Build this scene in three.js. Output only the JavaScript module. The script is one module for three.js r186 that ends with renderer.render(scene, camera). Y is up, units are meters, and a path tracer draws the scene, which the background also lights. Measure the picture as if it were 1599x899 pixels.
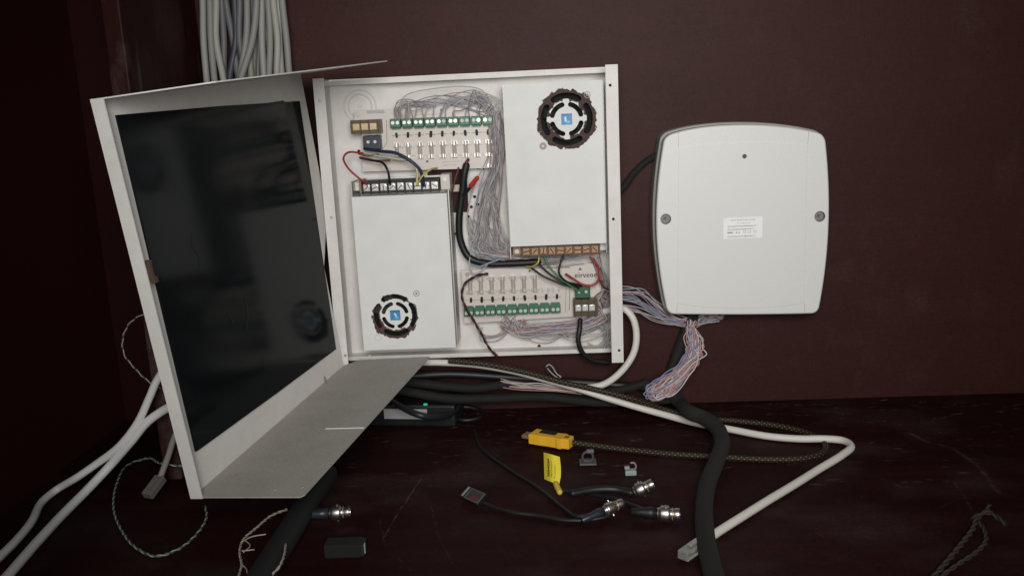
import * as THREE from 'three';
import { RoundedBoxGeometry } from 'three/addons/geometries/RoundedBoxGeometry.js';
import { mergeGeometries } from 'three/addons/utils/BufferGeometryUtils.js';

// ---------- camera, light, exposure ----------
const scene = new THREE.Scene();
const PW = 1599, PH = 899, FOCAL = 1400;                       // focal length in pixels of the photograph
const camera = new THREE.PerspectiveCamera(2 * Math.atan(PH / 2 / FOCAL) * 180 / Math.PI, PW / PH, 0.02, 30);
camera.rotation.order = 'YXZ';
camera.position.set(0, 0.42858, 1.19657);
camera.rotation.set(-0.210376, 0.047348, -0.046183);
camera.updateMatrixWorld();
scene.add(camera);
scene.background = new THREE.Color().setRGB(0.034, 0.035, 0.037);   // the dim room behind the camera
const lamp = new THREE.SpotLight(new THREE.Color(1, 0.98, 0.95), 5.1, 0, 0.67, 1, 2);   // unseen lamp by the camera; its beam falloff is set to darken the frame edges
lamp.position.set(0.08, 0.62, 1.46); lamp.target.position.set(0.07, 0.32, 0);
lamp.castShadow = true; lamp.shadow.radius = 14; lamp.shadow.mapSize.set(2048, 2048);
scene.add(lamp, lamp.target);
const renderer = new THREE.WebGLRenderer({ antialias: true });
renderer.toneMapping = THREE.LinearToneMapping; renderer.toneMappingExposure = 1.13;
renderer.shadowMap.enabled = true;

// ---------- helpers ----------
let seed = 7;
const rnd = () => { seed = (seed * 1664525 + 1013904223) >>> 0; return seed / 4294967296; };
const rr = (a, b) => a + (b - a) * rnd();
const V3 = (x, y, z) => new THREE.Vector3(x, y, z);
const eye = camera.position.clone();
function sight(px, py) { return V3((px - 799.5) / FOCAL, -(py - 449.5) / FOCAL, -1).applyEuler(camera.rotation); }
function W(px, py, z) { const d = sight(px, py); return eye.clone().addScaledVector(d, (z - eye.z) / d.z); }      // a place at distance z from the wall
function D(px, py, h = 0) { const d = sight(px, py); return eye.clone().addScaledVector(d, (h - eye.y) / d.y); }   // a place at height h over the desk

const used = {};
function numbered(n) { const k = used[n] = (used[n] ?? -1) + 1; return k ? `${n}_${String(k).padStart(3, '0')}` : n; }
function shade(o) { o.traverse((m) => { if (m.isMesh) { m.castShadow = true; m.receiveShadow = true; } }); }
function tag(o, label, category, group) { o.userData.label = label; o.userData.category = category; if (group) o.userData.group = group; return o; }
function thing(name, label, category, group) { const g = new THREE.Group(); g.name = numbered(name); return tag(g, label, category, group); }
function part(parent, name, geo, mat, label) { const m = new THREE.Mesh(geo, mat); m.name = name; if (label) m.userData.label = label; parent.add(m); return m; }
function finish(g) {                                            // puts the group's origin at the base of the thing
  g.updateMatrixWorld(true);
  const b = new THREE.Box3().setFromObject(g), c = V3((b.min.x + b.max.x) / 2, b.min.y, (b.min.z + b.max.z) / 2);
  for (const k of g.children) k.position.sub(c);
  g.position.copy(c); scene.add(g); shade(g); return g;
}
function single(name, geo, mat, label, category, group) {
  geo.computeBoundingBox(); const b = geo.boundingBox, c = V3((b.min.x + b.max.x) / 2, b.min.y, (b.min.z + b.max.z) / 2);
  geo.translate(-c.x, -c.y, -c.z);
  const m = new THREE.Mesh(geo, mat); m.name = numbered(name); m.position.copy(c); tag(m, label, category, group); scene.add(m); shade(m); return m;
}
function structure(name, geo, mat) { const m = new THREE.Mesh(geo, mat); m.name = name; m.userData.kind = 'structure'; scene.add(m); shade(m); return m; }
const plain = (g) => { const q = g.index ? g.toNonIndexed() : g; for (const a of Object.keys(q.attributes)) if (!['position', 'normal', 'uv'].includes(a)) q.deleteAttribute(a); return q; };
const merge = (l) => mergeGeometries(l.map(plain));
function metric(g) {                                             // uv in half metres, by the way each face points
  const p = g.attributes.position, n = g.attributes.normal, u = g.attributes.uv;
  for (let i = 0; i < p.count; i++) { const a = Math.abs(n.getX(i)), b = Math.abs(n.getY(i)), c = Math.abs(n.getZ(i)); if (c >= a && c >= b) u.setXY(i, p.getX(i) * 2, p.getY(i) * 2); else if (a >= b) u.setXY(i, p.getZ(i) * 2, p.getY(i) * 2); else u.setXY(i, p.getX(i) * 2, p.getZ(i) * 2); }
  return g;
}
function box(x0, x1, y0, y1, z0, z1) { const g = new THREE.BoxGeometry(x1 - x0, y1 - y0, z1 - z0).translate((x0 + x1) / 2, (y0 + y1) / 2, (z0 + z1) / 2); return Math.max(x1 - x0, y1 - y0, z1 - z0) < 0.45 ? metric(g) : g; }
const rbox = (w, h, d, r, p = V3(0, 0, 0), s = 2) => new RoundedBoxGeometry(w, h, d, s, r).translate(p.x, p.y, p.z);
const disc = (r, d, p, seg = 14) => new THREE.CylinderGeometry(r, r, d, seg).rotateX(Math.PI / 2).translate(p.x, p.y, p.z);
function tube(pts, r, seg, rad = 8, caps = true) {
  const c = new THREE.CatmullRomCurve3(pts, false, 'centripetal');
  const t = new THREE.TubeGeometry(c, seg || Math.max(8, pts.length * 7), r, rad, false);
  if (!caps) return t;
  const l = [t];
  for (const p of [pts[0], pts[pts.length - 1]]) l.push(new THREE.SphereGeometry(r * 0.98, rad, 6).translate(p.x, p.y, p.z));
  return merge(l);
}
function twist(pts, R, r, pitch, phase = 0) {                   // two thin wires wound round each other
  const c = new THREE.CatmullRomCurve3(pts, false, 'centripetal'), L = c.getLength(), n = Math.ceil(L / pitch * 8), f = c.computeFrenetFrames(n), out = [[], []];
  for (let i = 0; i <= n; i++) {
    const p = c.getPointAt(i / n), a = phase + i / 8 * Math.PI * 2;
    for (const k of [0, 1]) { const b = a + k * Math.PI; out[k].push(p.clone().addScaledVector(f.normals[i], Math.cos(b) * R).addScaledVector(f.binormals[i], Math.sin(b) * R)); }
  }
  return out.map((q) => new THREE.TubeGeometry(new THREE.CatmullRomCurve3(q), n * 2, r, 5, false));
}
function rectShape(x0, x1, y0, y1, holes = []) {
  const s = new THREE.Shape([[x0, y0], [x1, y0], [x1, y1], [x0, y1]].map((q) => new THREE.Vector2(...q)));
  for (const [x, y, r] of holes) { const p = new THREE.Path(); p.absarc(x, y, r, 0, Math.PI * 2, true); s.holes.push(p); }
  return s;
}
const poly = (l) => new THREE.Shape(l.map((q) => new THREE.Vector2(...q)));
const extrude = (s, depth, z0, o = {}) => new THREE.ExtrudeGeometry(s, { depth, bevelEnabled: false, curveSegments: 12, ...o }).translate(0, 0, z0);
function planarUV(g, x0, y0, w, h) { const p = g.attributes.position, u = g.attributes.uv; for (let i = 0; i < p.count; i++) u.setXY(i, (p.getX(i) - x0) / w, (p.getY(i) - y0) / h); return g; }

// ---------- noise and textures ----------
const hash = (x, y, s) => { let h = Math.imul(x, 374761393) + Math.imul(y, 668265263) + Math.imul(s, 362437); h = Math.imul(h ^ (h >>> 13), 1274126177); return ((h ^ (h >>> 16)) >>> 0) / 4294967296; };
function vn(x, y, s = 0) {
  const i = Math.floor(x), j = Math.floor(y), f = x - i, g = y - j, u = f * f * (3 - 2 * f), v = g * g * (3 - 2 * g);
  return (hash(i, j, s) * (1 - u) + hash(i + 1, j, s) * u) * (1 - v) + (hash(i, j + 1, s) * (1 - u) + hash(i + 1, j + 1, s) * u) * v;
}
const fbm = (x, y, s, n = 4) => { let a = 0, k = 0.5; for (let i = 0; i < n; i++) { a += k * vn(x, y, s + i); x *= 2.03; y *= 2.03; k *= 0.5; } return a; };
const enc = (v) => { v = Math.min(1, Math.max(0, v)); return Math.round(255 * (v <= 0.0031308 ? 12.92 * v : 1.055 * v ** (1 / 2.4) - 0.055)); };
function tex(w, h, fn, srgb = true) {
  const d = new Uint8Array(w * h * 4);
  for (let y = 0; y < h; y++) for (let x = 0; x < w; x++) { const c = fn(x, y), i = (y * w + x) * 4; for (let k = 0; k < 3; k++) d[i + k] = srgb ? enc(c[k]) : Math.round(255 * Math.min(1, Math.max(0, c[k]))); d[i + 3] = 255; }
  const t = new THREE.DataTexture(d, w, h); t.magFilter = THREE.LinearFilter; t.minFilter = THREE.LinearMipmapLinearFilter; t.generateMipmaps = true;
  t.wrapS = t.wrapT = THREE.RepeatWrapping; if (srgb) t.colorSpace = THREE.SRGBColorSpace; t.needsUpdate = true; return t;
}
function canvas(w, h, draw) {
  const c = document.createElement('canvas'); c.width = w; c.height = h; draw(c.getContext('2d'), w, h);
  const t = new THREE.CanvasTexture(c); t.colorSpace = THREE.SRGBColorSpace; return t;
}
const std = (r, g, b, rough = 0.6, o = {}) => new THREE.MeshStandardMaterial({ color: new THREE.Color().setRGB(r, g, b), roughness: rough, ...o });

// painted sheet steel: faint mottling and orange-peel
const peel = tex(512, 512, (x, y) => { const v = 0.5 * vn(x / 3, y / 3, 3) + 0.5 * vn(x / 9, y / 9, 4); return [v, v, v]; }, false);
const paintMap = tex(512, 512, (x, y) => { let k = 0.9 + 0.16 * (fbm(x / 70, y / 70, 11) - 0.5) + 0.05 * (vn(x / 2, y / 2, 5) - 0.5); if (fbm(x / 9, y / 9, 21, 3) > 0.71) k *= 0.86; return [k * 0.76, k * 0.737, k * 0.70]; });
paintMap.repeat.set(4, 4); peel.repeat.set(8, 8);
const paint = new THREE.MeshStandardMaterial({ map: paintMap, roughness: 0.5, bumpMap: peel, bumpScale: 0.00012 });
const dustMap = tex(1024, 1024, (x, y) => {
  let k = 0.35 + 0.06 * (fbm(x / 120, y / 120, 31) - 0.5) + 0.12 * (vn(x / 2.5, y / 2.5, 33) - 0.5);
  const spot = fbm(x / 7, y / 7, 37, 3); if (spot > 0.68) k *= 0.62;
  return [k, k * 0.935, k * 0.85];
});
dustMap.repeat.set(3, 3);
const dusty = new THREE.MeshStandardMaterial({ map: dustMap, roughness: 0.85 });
const plastic = std(0.72, 0.715, 0.695, 0.45, { bumpMap: peel, bumpScale: 0.00008 });
const steel = new THREE.MeshStandardMaterial({ color: new THREE.Color().setRGB(0.5, 0.48, 0.46), metalness: 1, roughness: 0.36 });
const galv = new THREE.MeshStandardMaterial({ color: new THREE.Color().setRGB(0.5, 0.49, 0.47), metalness: 0.7, roughness: 0.45 });
const brightScrew = new THREE.MeshStandardMaterial({ color: new THREE.Color().setRGB(0.82, 0.81, 0.78), metalness: 0.55, roughness: 0.3 });
const copper = new THREE.MeshStandardMaterial({ color: new THREE.Color().setRGB(0.36, 0.215, 0.13), metalness: 0.45, roughness: 0.45 });
const black = std(0.007, 0.007, 0.0075, 0.5), blackMatte = std(0.007, 0.0066, 0.0066, 0.85), hole = std(0.004, 0.004, 0.004, 0.9);
const whiteCable = std(0.66, 0.64, 0.585, 0.5), greyCable = std(0.3, 0.295, 0.27, 0.6), greyCable2 = std(0.24, 0.238, 0.222, 0.6), greyCable3 = std(0.345, 0.335, 0.30, 0.6), whiteDim = std(0.78, 0.77, 0.75, 0.5);

// ---------- setting: wall, side wall, desk ----------
const wallMap = tex(2048, 1400, (x, y) => {
  const g = 0.45 * fbm(x / 260, y / 40, 51, 4) + 0.4 * fbm(x / 90, y / 90, 53, 4) + 0.15 * vn(x / 40, y / 1.5, 55);
  const weave = 0.76 + 0.48 * (0.5 * vn(x / 1.4, y / 6, 57) + 0.5 * vn(x / 6, y / 1.4, 58));
  let k = (0.75 + 0.5 * g) * weave, grey = 0.12 * fbm(x / 180, y / 180, 61);
  if (hash(x, y, 63) > 0.9996) k *= 2.2;
  const sm = fbm(x / 45, y / 70, 64, 5); if (sm > 0.62) grey += (sm - 0.62) * 2.2 * vn(x / 1.5, y / 3, 65);
  return [k * (0.037 + grey * 0.012), k * (0.0105 + grey * 0.018), k * (0.0088 + grey * 0.017)];
});
const wallBump = tex(1024, 700, (x, y) => { const v = 0.5 * vn(x / 1.2, y / 4, 67) + 0.5 * vn(x / 4, y / 1.2, 68); return [v, v, v]; }, false);
const wallMat = new THREE.MeshPhysicalMaterial({ map: wallMap, roughness: 0.56, specularIntensity: 0.32, bumpMap: wallBump, bumpScale: 0.0001 });
structure('wall', box(-0.4615, 1.15, -0.02, 1.0, -0.025, 0), wallMat);
const sideMat = new THREE.MeshPhysicalMaterial({ color: new THREE.Color().setRGB(0.032, 0.006, 0.006), roughness: 0.7, specularIntensity: 0.25, bumpMap: wallBump, bumpScale: 0.0001 });  // red board, its colour darkened to stand for the shade at the left
structure('recess_wall', box(-0.645, -0.4625, -0.02, 1.0, -0.025, 0), new THREE.MeshPhysicalMaterial({ color: new THREE.Color().setRGB(0.022, 0.0055, 0.005), roughness: 0.7, specularIntensity: 0.15 }));  // wall carried on to the left, its shade put into a darker red
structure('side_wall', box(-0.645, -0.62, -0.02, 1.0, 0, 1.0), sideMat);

const DX0 = -0.645, DX1 = 1.15, DZ0 = -0.025, DZ1 = 0.72, TW = 2048, TH = 862;
const deskMap = (() => {
  const toTex = (p) => [(p.x - DX0) / (DX1 - DX0) * TW, (p.z - DZ0) / (DZ1 - DZ0) * TH];
  const mark = new Float32Array(TW * TH);
  const stroke = (pts, w, a, broken = 0.5) => {
    const q = pts.map(([x, y]) => toTex(D(x, y)));
    for (let i = 0; i + 1 < q.length; i++) {
      const [x0, y0] = q[i], [x1, y1] = q[i + 1], n = Math.ceil(Math.hypot(x1 - x0, y1 - y0) * 2);
      for (let k = 0; k <= n; k++) {
        const cx = x0 + (x1 - x0) * k / n + (vn(k / 25, i, 71) - 0.5) * 2, cy = y0 + (y1 - y0) * k / n, s = a * Math.max(0, vn(k / 14, i * 7 + x0, 73) * 1.6 - broken);
        for (let yy = Math.floor(cy - w - 1); yy <= cy + w + 1; yy++) for (let xx = Math.floor(cx - w - 1); xx <= cx + w + 1; xx++) {
          if (xx < 0 || yy < 0 || xx >= TW || yy >= TH) continue;
          const d = Math.max(0, 1 - Math.hypot(xx - cx, yy - cy) / (w + 0.6)); const i2 = yy * TW + xx; mark[i2] = Math.max(mark[i2], s * d);
        }
      }
    }
  };
  stroke([[656, 748], [628, 790], [598, 838]], 0.9, 0.11, 0.25);
  stroke([[670, 778], [682, 830], [705, 880]], 0.6, 0.06, 0.35); stroke([[592, 810], [600, 850], [640, 890]], 0.6, 0.05, 0.4);
  for (let i = 0; i < 46; i++) { const x = rr(560, 1590), y = rr(640, 890), a = rr(0, 6.3), l = rr(4, 36); stroke([[x, y], [x + Math.cos(a) * l, y + Math.sin(a) * l * 0.5]], rr(0.3, 0.7), rr(0.02, 0.06), 0.5); }
  for (let i = 0; i < 330; i++) { const x = rr(300, 1590), y = 630 + rr(0, 1) ** 2 * 130, l = rr(3, 34); stroke([[x, y], [x + l, y + rr(-3, 3)]], rr(0.6, 3.2), rr(0.03, 0.10), 0.45); }
  for (const [x, y] of [[720, 647], [707, 668], [748, 645], [850, 632], [820, 629], [600, 690], [585, 684], [870, 664], [915, 660], [1380, 625], [1440, 628], [1560, 642], [1400, 700], [870, 640], [795, 648]]) stroke([[x - 4, y], [x + 5, y + rr(-2, 2)]], 1.5, 0.16, 0.1);
  stroke([[1420, 676], [1450, 690], [1490, 700], [1530, 730], [1560, 770]], 3.5, 0.05, 0.2); stroke([[1475, 735], [1500, 765], [1520, 800]], 2, 0.035, 0.3);
  return tex(TW, TH, (x, y) => {
    const g = fbm(x / 300, y / 16, 81, 4), f = vn(x / 3, y / 3, 85);
    let k = (0.6 + 0.7 * g) * (0.8 + 0.4 * f);
    const dust = Math.max(0, fbm(x / 90, y / 60, 87, 5) - 0.48) * 0.07 * (0.5 + vn(x / 1.6, y / 1.6, 88));
    const speck = hash(x, y, 89) > 0.9994 ? 0.05 : 0, m = mark[y * TW + x] + dust + speck;
    return [0.021 * k + m * 0.6, 0.0056 * k + m * 0.55, 0.0054 * k + m * 0.52];
  });
})();
const deskGeo = (() => {
  const s = box(DX0, DX1, -0.03, 0, DZ0, DZ1), p = s.attributes.position, u = s.attributes.uv;
  for (let i = 0; i < p.count; i++) u.setXY(i, (p.getX(i) - DX0) / (DX1 - DX0), (p.getZ(i) - DZ0) / (DZ1 - DZ0));
  return s;
})();
structure('desk', deskGeo.translate(0, 0, 0), new THREE.MeshPhysicalMaterial({ map: deskMap, roughness: 0.6, specularIntensity: 0.16 }));
{ // board standing on the desk as a partition, streaked paler along its front edge
  const edgeMap = tex(256, 1024, (x, y) => { const d = fbm(x / 30, y / 60, 91, 5), n = 0.4 + 0.6 * vn(x / 1.5, y / 4, 92), band = x > 176 && x < 218 ? 1 : 0.25, e = band * Math.max(0, d - 0.42) * 0.30 * n + (hash(x, y, 93) > 0.9995 ? 0.12 : 0); const g = 0.6 + 0.8 * fbm(x / 40, y / 300, 95, 4); return [0.026 * g + e * 0.7, 0.007 * g + e * 0.63, 0.006 * g + e * 0.58]; });
  const g = rbox(0.022, 1.0, 0.2175, 0.003, V3(-0.461, 0.5004, 0.1092), 3), u = g.attributes.uv, p = g.attributes.position;
  for (let i = 0; i < p.count; i++) u.setXY(i, (p.getX(i) + p.getZ(i)) * 5, p.getY(i));
  structure('partition_wall', g, new THREE.MeshPhysicalMaterial({ map: edgeMap, roughness: 0.5, specularIntensity: 0.2 }));
}

// ---------- the steel enclosure with its open cover ----------
const X0 = -0.2853, X1 = 0.0868, Y0 = 0.0866, Y1 = 0.4603, ZF = 0.08;
{
  const g = thing('power_box', 'open white steel power distribution box with its cover swung out to the left', 'power box');
  const at = (x, y, r) => { const p = W(x, y, 0.002); return [p.x, p.y, r]; };
  const smallHoles = [[746, 262], [755, 262], [764, 262], [741, 307], [736, 323], [746, 319], [731, 338], [880, 505], [560, 236], [733, 498], [842, 540]].map(([x, y]) => at(x, y, 0.0022));
  const bs = rectShape(X0 + 0.0012, X1 - 0.0012, Y0, Y1, smallHoles);
  { const a = W(690, 264, 0.002), b = W(732, 331, 0.002); bs.holes.push(new THREE.Path([[a.x - 0.02, a.y], [b.x, a.y], [b.x, b.y], [a.x - 0.02, b.y]].map((q) => new THREE.Vector2(...q)))); }
  part(g, 'back_panel', planarUV(extrude(bs, 0.0012, 0.001), X0, Y0, 0.5, 0.5), paint);
  const ko = W(562, 166, 0.0028);
  for (const r of [0.021, 0.0155]) part(g, 'knockout', new THREE.TorusGeometry(r, 0.0011, 8, 40).translate(ko.x, ko.y, 0.0026), paint);
  part(g, 'knockout', disc(0.0025, 0.003, V3(ko.x, ko.y + 0.001, 0.003)), galv);
  part(g, 'side_panel', box(X0, X0 + 0.0012, Y0, Y1, 0.001, ZF - 0.0012), paint);
  part(g, 'side_panel', box(X1 - 0.0012, X1, Y0, Y1, 0.001, ZF - 0.0012), paint);
  const lh = [[498, 158], [517, 340], [539, 555]].map(([x, y]) => { const p = W(x, y, ZF); return [p.x, p.y, 0.0021]; });
  const rh = [[953, 133], [958, 342], [967, 547]].map(([x, y]) => { const p = W(x, y, ZF); return [p.x, p.y, 0.0021]; });
  const bev = { bevelEnabled: true, bevelSize: 0.0004, bevelThickness: 0.0004, bevelSegments: 2 };
  part(g, 'front_flange', planarUV(extrude(rectShape(X0, X0 + 0.0132, Y0, Y1, lh), 0.0008, ZF - 0.0008, bev), X0, Y0, 0.5, 0.5), paint);
  part(g, 'front_flange', planarUV(extrude(rectShape(X1 - 0.0145, X1, Y0, Y1, rh), 0.0008, ZF - 0.0008, bev), X0, Y0, 0.5, 0.5), paint);
  for (const [holes, n] of [[lh, 0], [rh, 1]]) for (const [x, y] of holes) part(g, 'screw_hole', disc(0.0021, 0.004, V3(x, y, ZF - 0.0045)), n ? hole : galv);
  { const b = W(577, 556, 0.026); part(g, 'bolt', new THREE.CylinderGeometry(0.0028, 0.0028, 0.006, 10).translate(b.x, b.y, b.z), brightScrew); }
  part(g, 'top_lip', merge([box(X0 + 0.0013, X1 - 0.0013, Y1 - 0.0032, Y1 - 0.002, 0.0022, 0.028), box(X0 + 0.0013, X1 - 0.0013, Y1 - 0.0078, Y1 - 0.0020, 0.0282, 0.0292)]), paint);
  part(g, 'bottom_lip', merge([box(X0 + 0.0013, X1 - 0.0013, Y0 + 0.001, Y0 + 0.0022, 0.0022, 0.028), box(X0 + 0.0013, X1 - 0.0013, Y0 - 0.001, Y0 + 0.0045, 0.0282, 0.0292)]), paint);

  // the cover, leaning on its lower corner
  const B0 = V3(-0.2735, 0.0955, 0.066), U = V3(-0.20749, -0.06907, 0.97580), V = V3(-0.08903, 0.99470, 0.05148), Wd = V3(0.97418, 0.0762, 0.21254), L = 0.3634, H = 0.374;
  const ps = poly([[0.0185, 0], [L, 0], [L, H], [-0.018, H], [-0.018, 0.2], [0.0185, 0.135]]);
  ps.holes.push(new THREE.Path([[0.035, 0.345], [0.05, 0.042], [0.335, 0.05], [0.332, 0.348]].map((q) => new THREE.Vector2(...q))));
  const cover = part(g, 'cover', planarUV(extrude(ps, 0.0012, 0), 0, 0, 0.5, 0.5), paint);
  cover.position.copy(B0); cover.quaternion.setFromRotationMatrix(new THREE.Matrix4().makeBasis(U, V, Wd.clone().negate()));
  // flanges are drawn in (u, w): local z = -w
  const flat = (shape, v0, t) => new THREE.ExtrudeGeometry(shape, { depth: t, bevelEnabled: false }).rotateX(-Math.PI / 2).translate(0, v0, 0);
  const bsx = poly([[0.0195, 0.0003], [L, 0.0003], [L, 0.114], [L - 0.004, 0.1165], [-0.0005, 0.1135], [0, 0.013]]);
  for (const [u, w, r] of [[0.3518, 0.0822, 0.0016], [0.3471, 0.1085, 0.0019], [0.331, 0.016, 0.0012]]) { const p = new THREE.Path(); p.absarc(u, w, r, 0, Math.PI * 2, true); bsx.holes.push(p); }
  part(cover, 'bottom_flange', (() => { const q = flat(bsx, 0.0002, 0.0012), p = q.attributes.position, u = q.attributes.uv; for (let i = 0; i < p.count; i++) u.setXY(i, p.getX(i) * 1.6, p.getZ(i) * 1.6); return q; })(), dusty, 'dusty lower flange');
  part(cover, 'top_flange', flat(poly([[-0.012, 0.0003], [L, 0.0003], [L, 0.1155], [L - 0.004, 0.117], [-0.016, 0.117]]), H - 0.0014, 0.0012), paint);
  part(cover, 'lip', box(L + 0.0001, L + 0.0013, 0.0002, H - 0.0002, -0.0118, 0.0012), paint);
  part(cover, 'seam', rbox(0.0011, 0.0012, 0.046, 0.0005, V3(0.2165, 0.0019, -0.092)), paint);
  part(cover, 'stub', new THREE.CylinderGeometry(0.0009, 0.0009, 0.009, 8).translate(0.0797, 0.006, -0.004), steel);
  const pane = poly([[0.0025, 0.341], [0.0335, 0.0296], [0.19, 0.0338], [0.3446, 0.0393], [0.3405, 0.358], [0.17, 0.3505]]);
  const paneRough = tex(512, 512, (x, y) => { const v = 0.35 + 0.3 * fbm(x / 60, y / 25, 101, 5); return [v, v, v]; }, false); paneRough.repeat.set(2, 2);
  const paneMat = new THREE.MeshPhysicalMaterial({ color: new THREE.Color().setRGB(0.004, 0.0062, 0.0072), roughness: 0.26, roughnessMap: paneRough, ior: 1.5, specularIntensity: 0.25 });
  part(cover, 'window_pane', extrude(pane, 0.002, -0.0024), paneMat, 'smoked glossy window sheet');
  const squiggleMat = std(0.006, 0.006, 0.006, 0.9);  // thin dark squiggles laid on the pane
  for (const pts of [[[0.275, 0.236], [0.279, 0.224], [0.272, 0.214], [0.276, 0.2]], [[0.208, 0.155], [0.213, 0.13], [0.22, 0.12]], [[0.245, 0.15], [0.24, 0.132]]])
    part(cover, 'dark_squiggle', tube(pts.map(([u, v]) => V3(u, v, -0.0025)), 0.0006, 24, 5, false), squiggleMat);
  const rust = std(0.07, 0.045, 0.028, 0.9);
  part(cover, 'latch', merge([rbox(0.004, 0.018, 0.004, 0.0008, V3(L - 0.004, 0.222, -0.0125)), rbox(0.006, 0.006, 0.005, 0.001, V3(L - 0.006, 0.213, -0.0125)), rbox(0.003, 0.005, 0.006, 0.0008, V3(L - 0.005, 0.229, -0.0115))]), rust, 'rusty latch');
  finish(g);
}

// ---------- power supplies ----------
function slotPath(cx, cy, r0, r1, a0, a1) {
  const p = new THREE.Path(), rm = (r0 + r1) / 2, e = (r1 - r0) / 2;
  p.absarc(cx, cy, r1, a0, a1, false);
  p.absarc(cx + rm * Math.cos(a1), cy + rm * Math.sin(a1), e, a1, a1 + Math.PI, false);
  p.absarc(cx, cy, r0, a1, a0, true);
  p.absarc(cx + rm * Math.cos(a0), cy + rm * Math.sin(a0), e, a0 + Math.PI, a0 + 2 * Math.PI, false);
  return p;
}
function coverTexture(w, h, cx, cy, r0, r1, heavy, s) {          // white paint, rusted round the vent slots
  const N = 512, M = Math.round(N * h / w);
  return tex(N, M, (i, j) => {
    const x = i / N * w - cx, y = j / M * h - cy, r = Math.hypot(x, y), a = Math.atan2(y, x), k = 0.9 + 0.1 * (fbm(i / 90, j / 90, s) - 0.5) + 0.05 * (vn(i / 1.5, j / 1.5, s + 3) - 0.5);
    let c = [0.80 * k, 0.80 * k, 0.775 * k];
    const wob = (fbm(i / 19, j / 19, s + 7, 3) - 0.45) * (heavy ? 0.008 : 0.009), low = heavy ? 1 : Math.max(0, Math.min(1, 0.45 - y / r * 0.75 - x / r * 0.35));
    const edge = r1 + (heavy ? 0.0045 : -0.0002 + 0.0042 * low * low), inner = heavy ? r0 - 0.003 : r0 + 0.0006 - 0.003 * low * low;
    const mid = (r0 + r1) / 2, d = Math.abs(r - (edge + inner) / 2) - (edge - inner) / 2 + wob;
    const spokes = heavy && r < r0 - 0.0002 ? Math.max(0, Math.cos(4 * a) - 0.72) * 0.02 : 0, gapw = !heavy ? Math.max(0, Math.cos(4 * (a + Math.PI / 4)) - 0.75) * 0.012 * (1 - low) * (1 - low) : 0;
    const t = Math.max(0, Math.min(1, 0.5 - (d + spokes + gapw) / 0.0009));
    const q = 0.5 + fbm(i / 5, j / 5, s + 17, 3), rc = heavy ? [0.034 * q * q * 1.4, 0.0125 * q * q * 1.4, 0.0075 * q * q * 1.4] : [0.075 * q, 0.034 * q, 0.026 * q];
    return c.map((v, n) => v * (1 - t) + rc[n] * t);
  });
}
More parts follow.
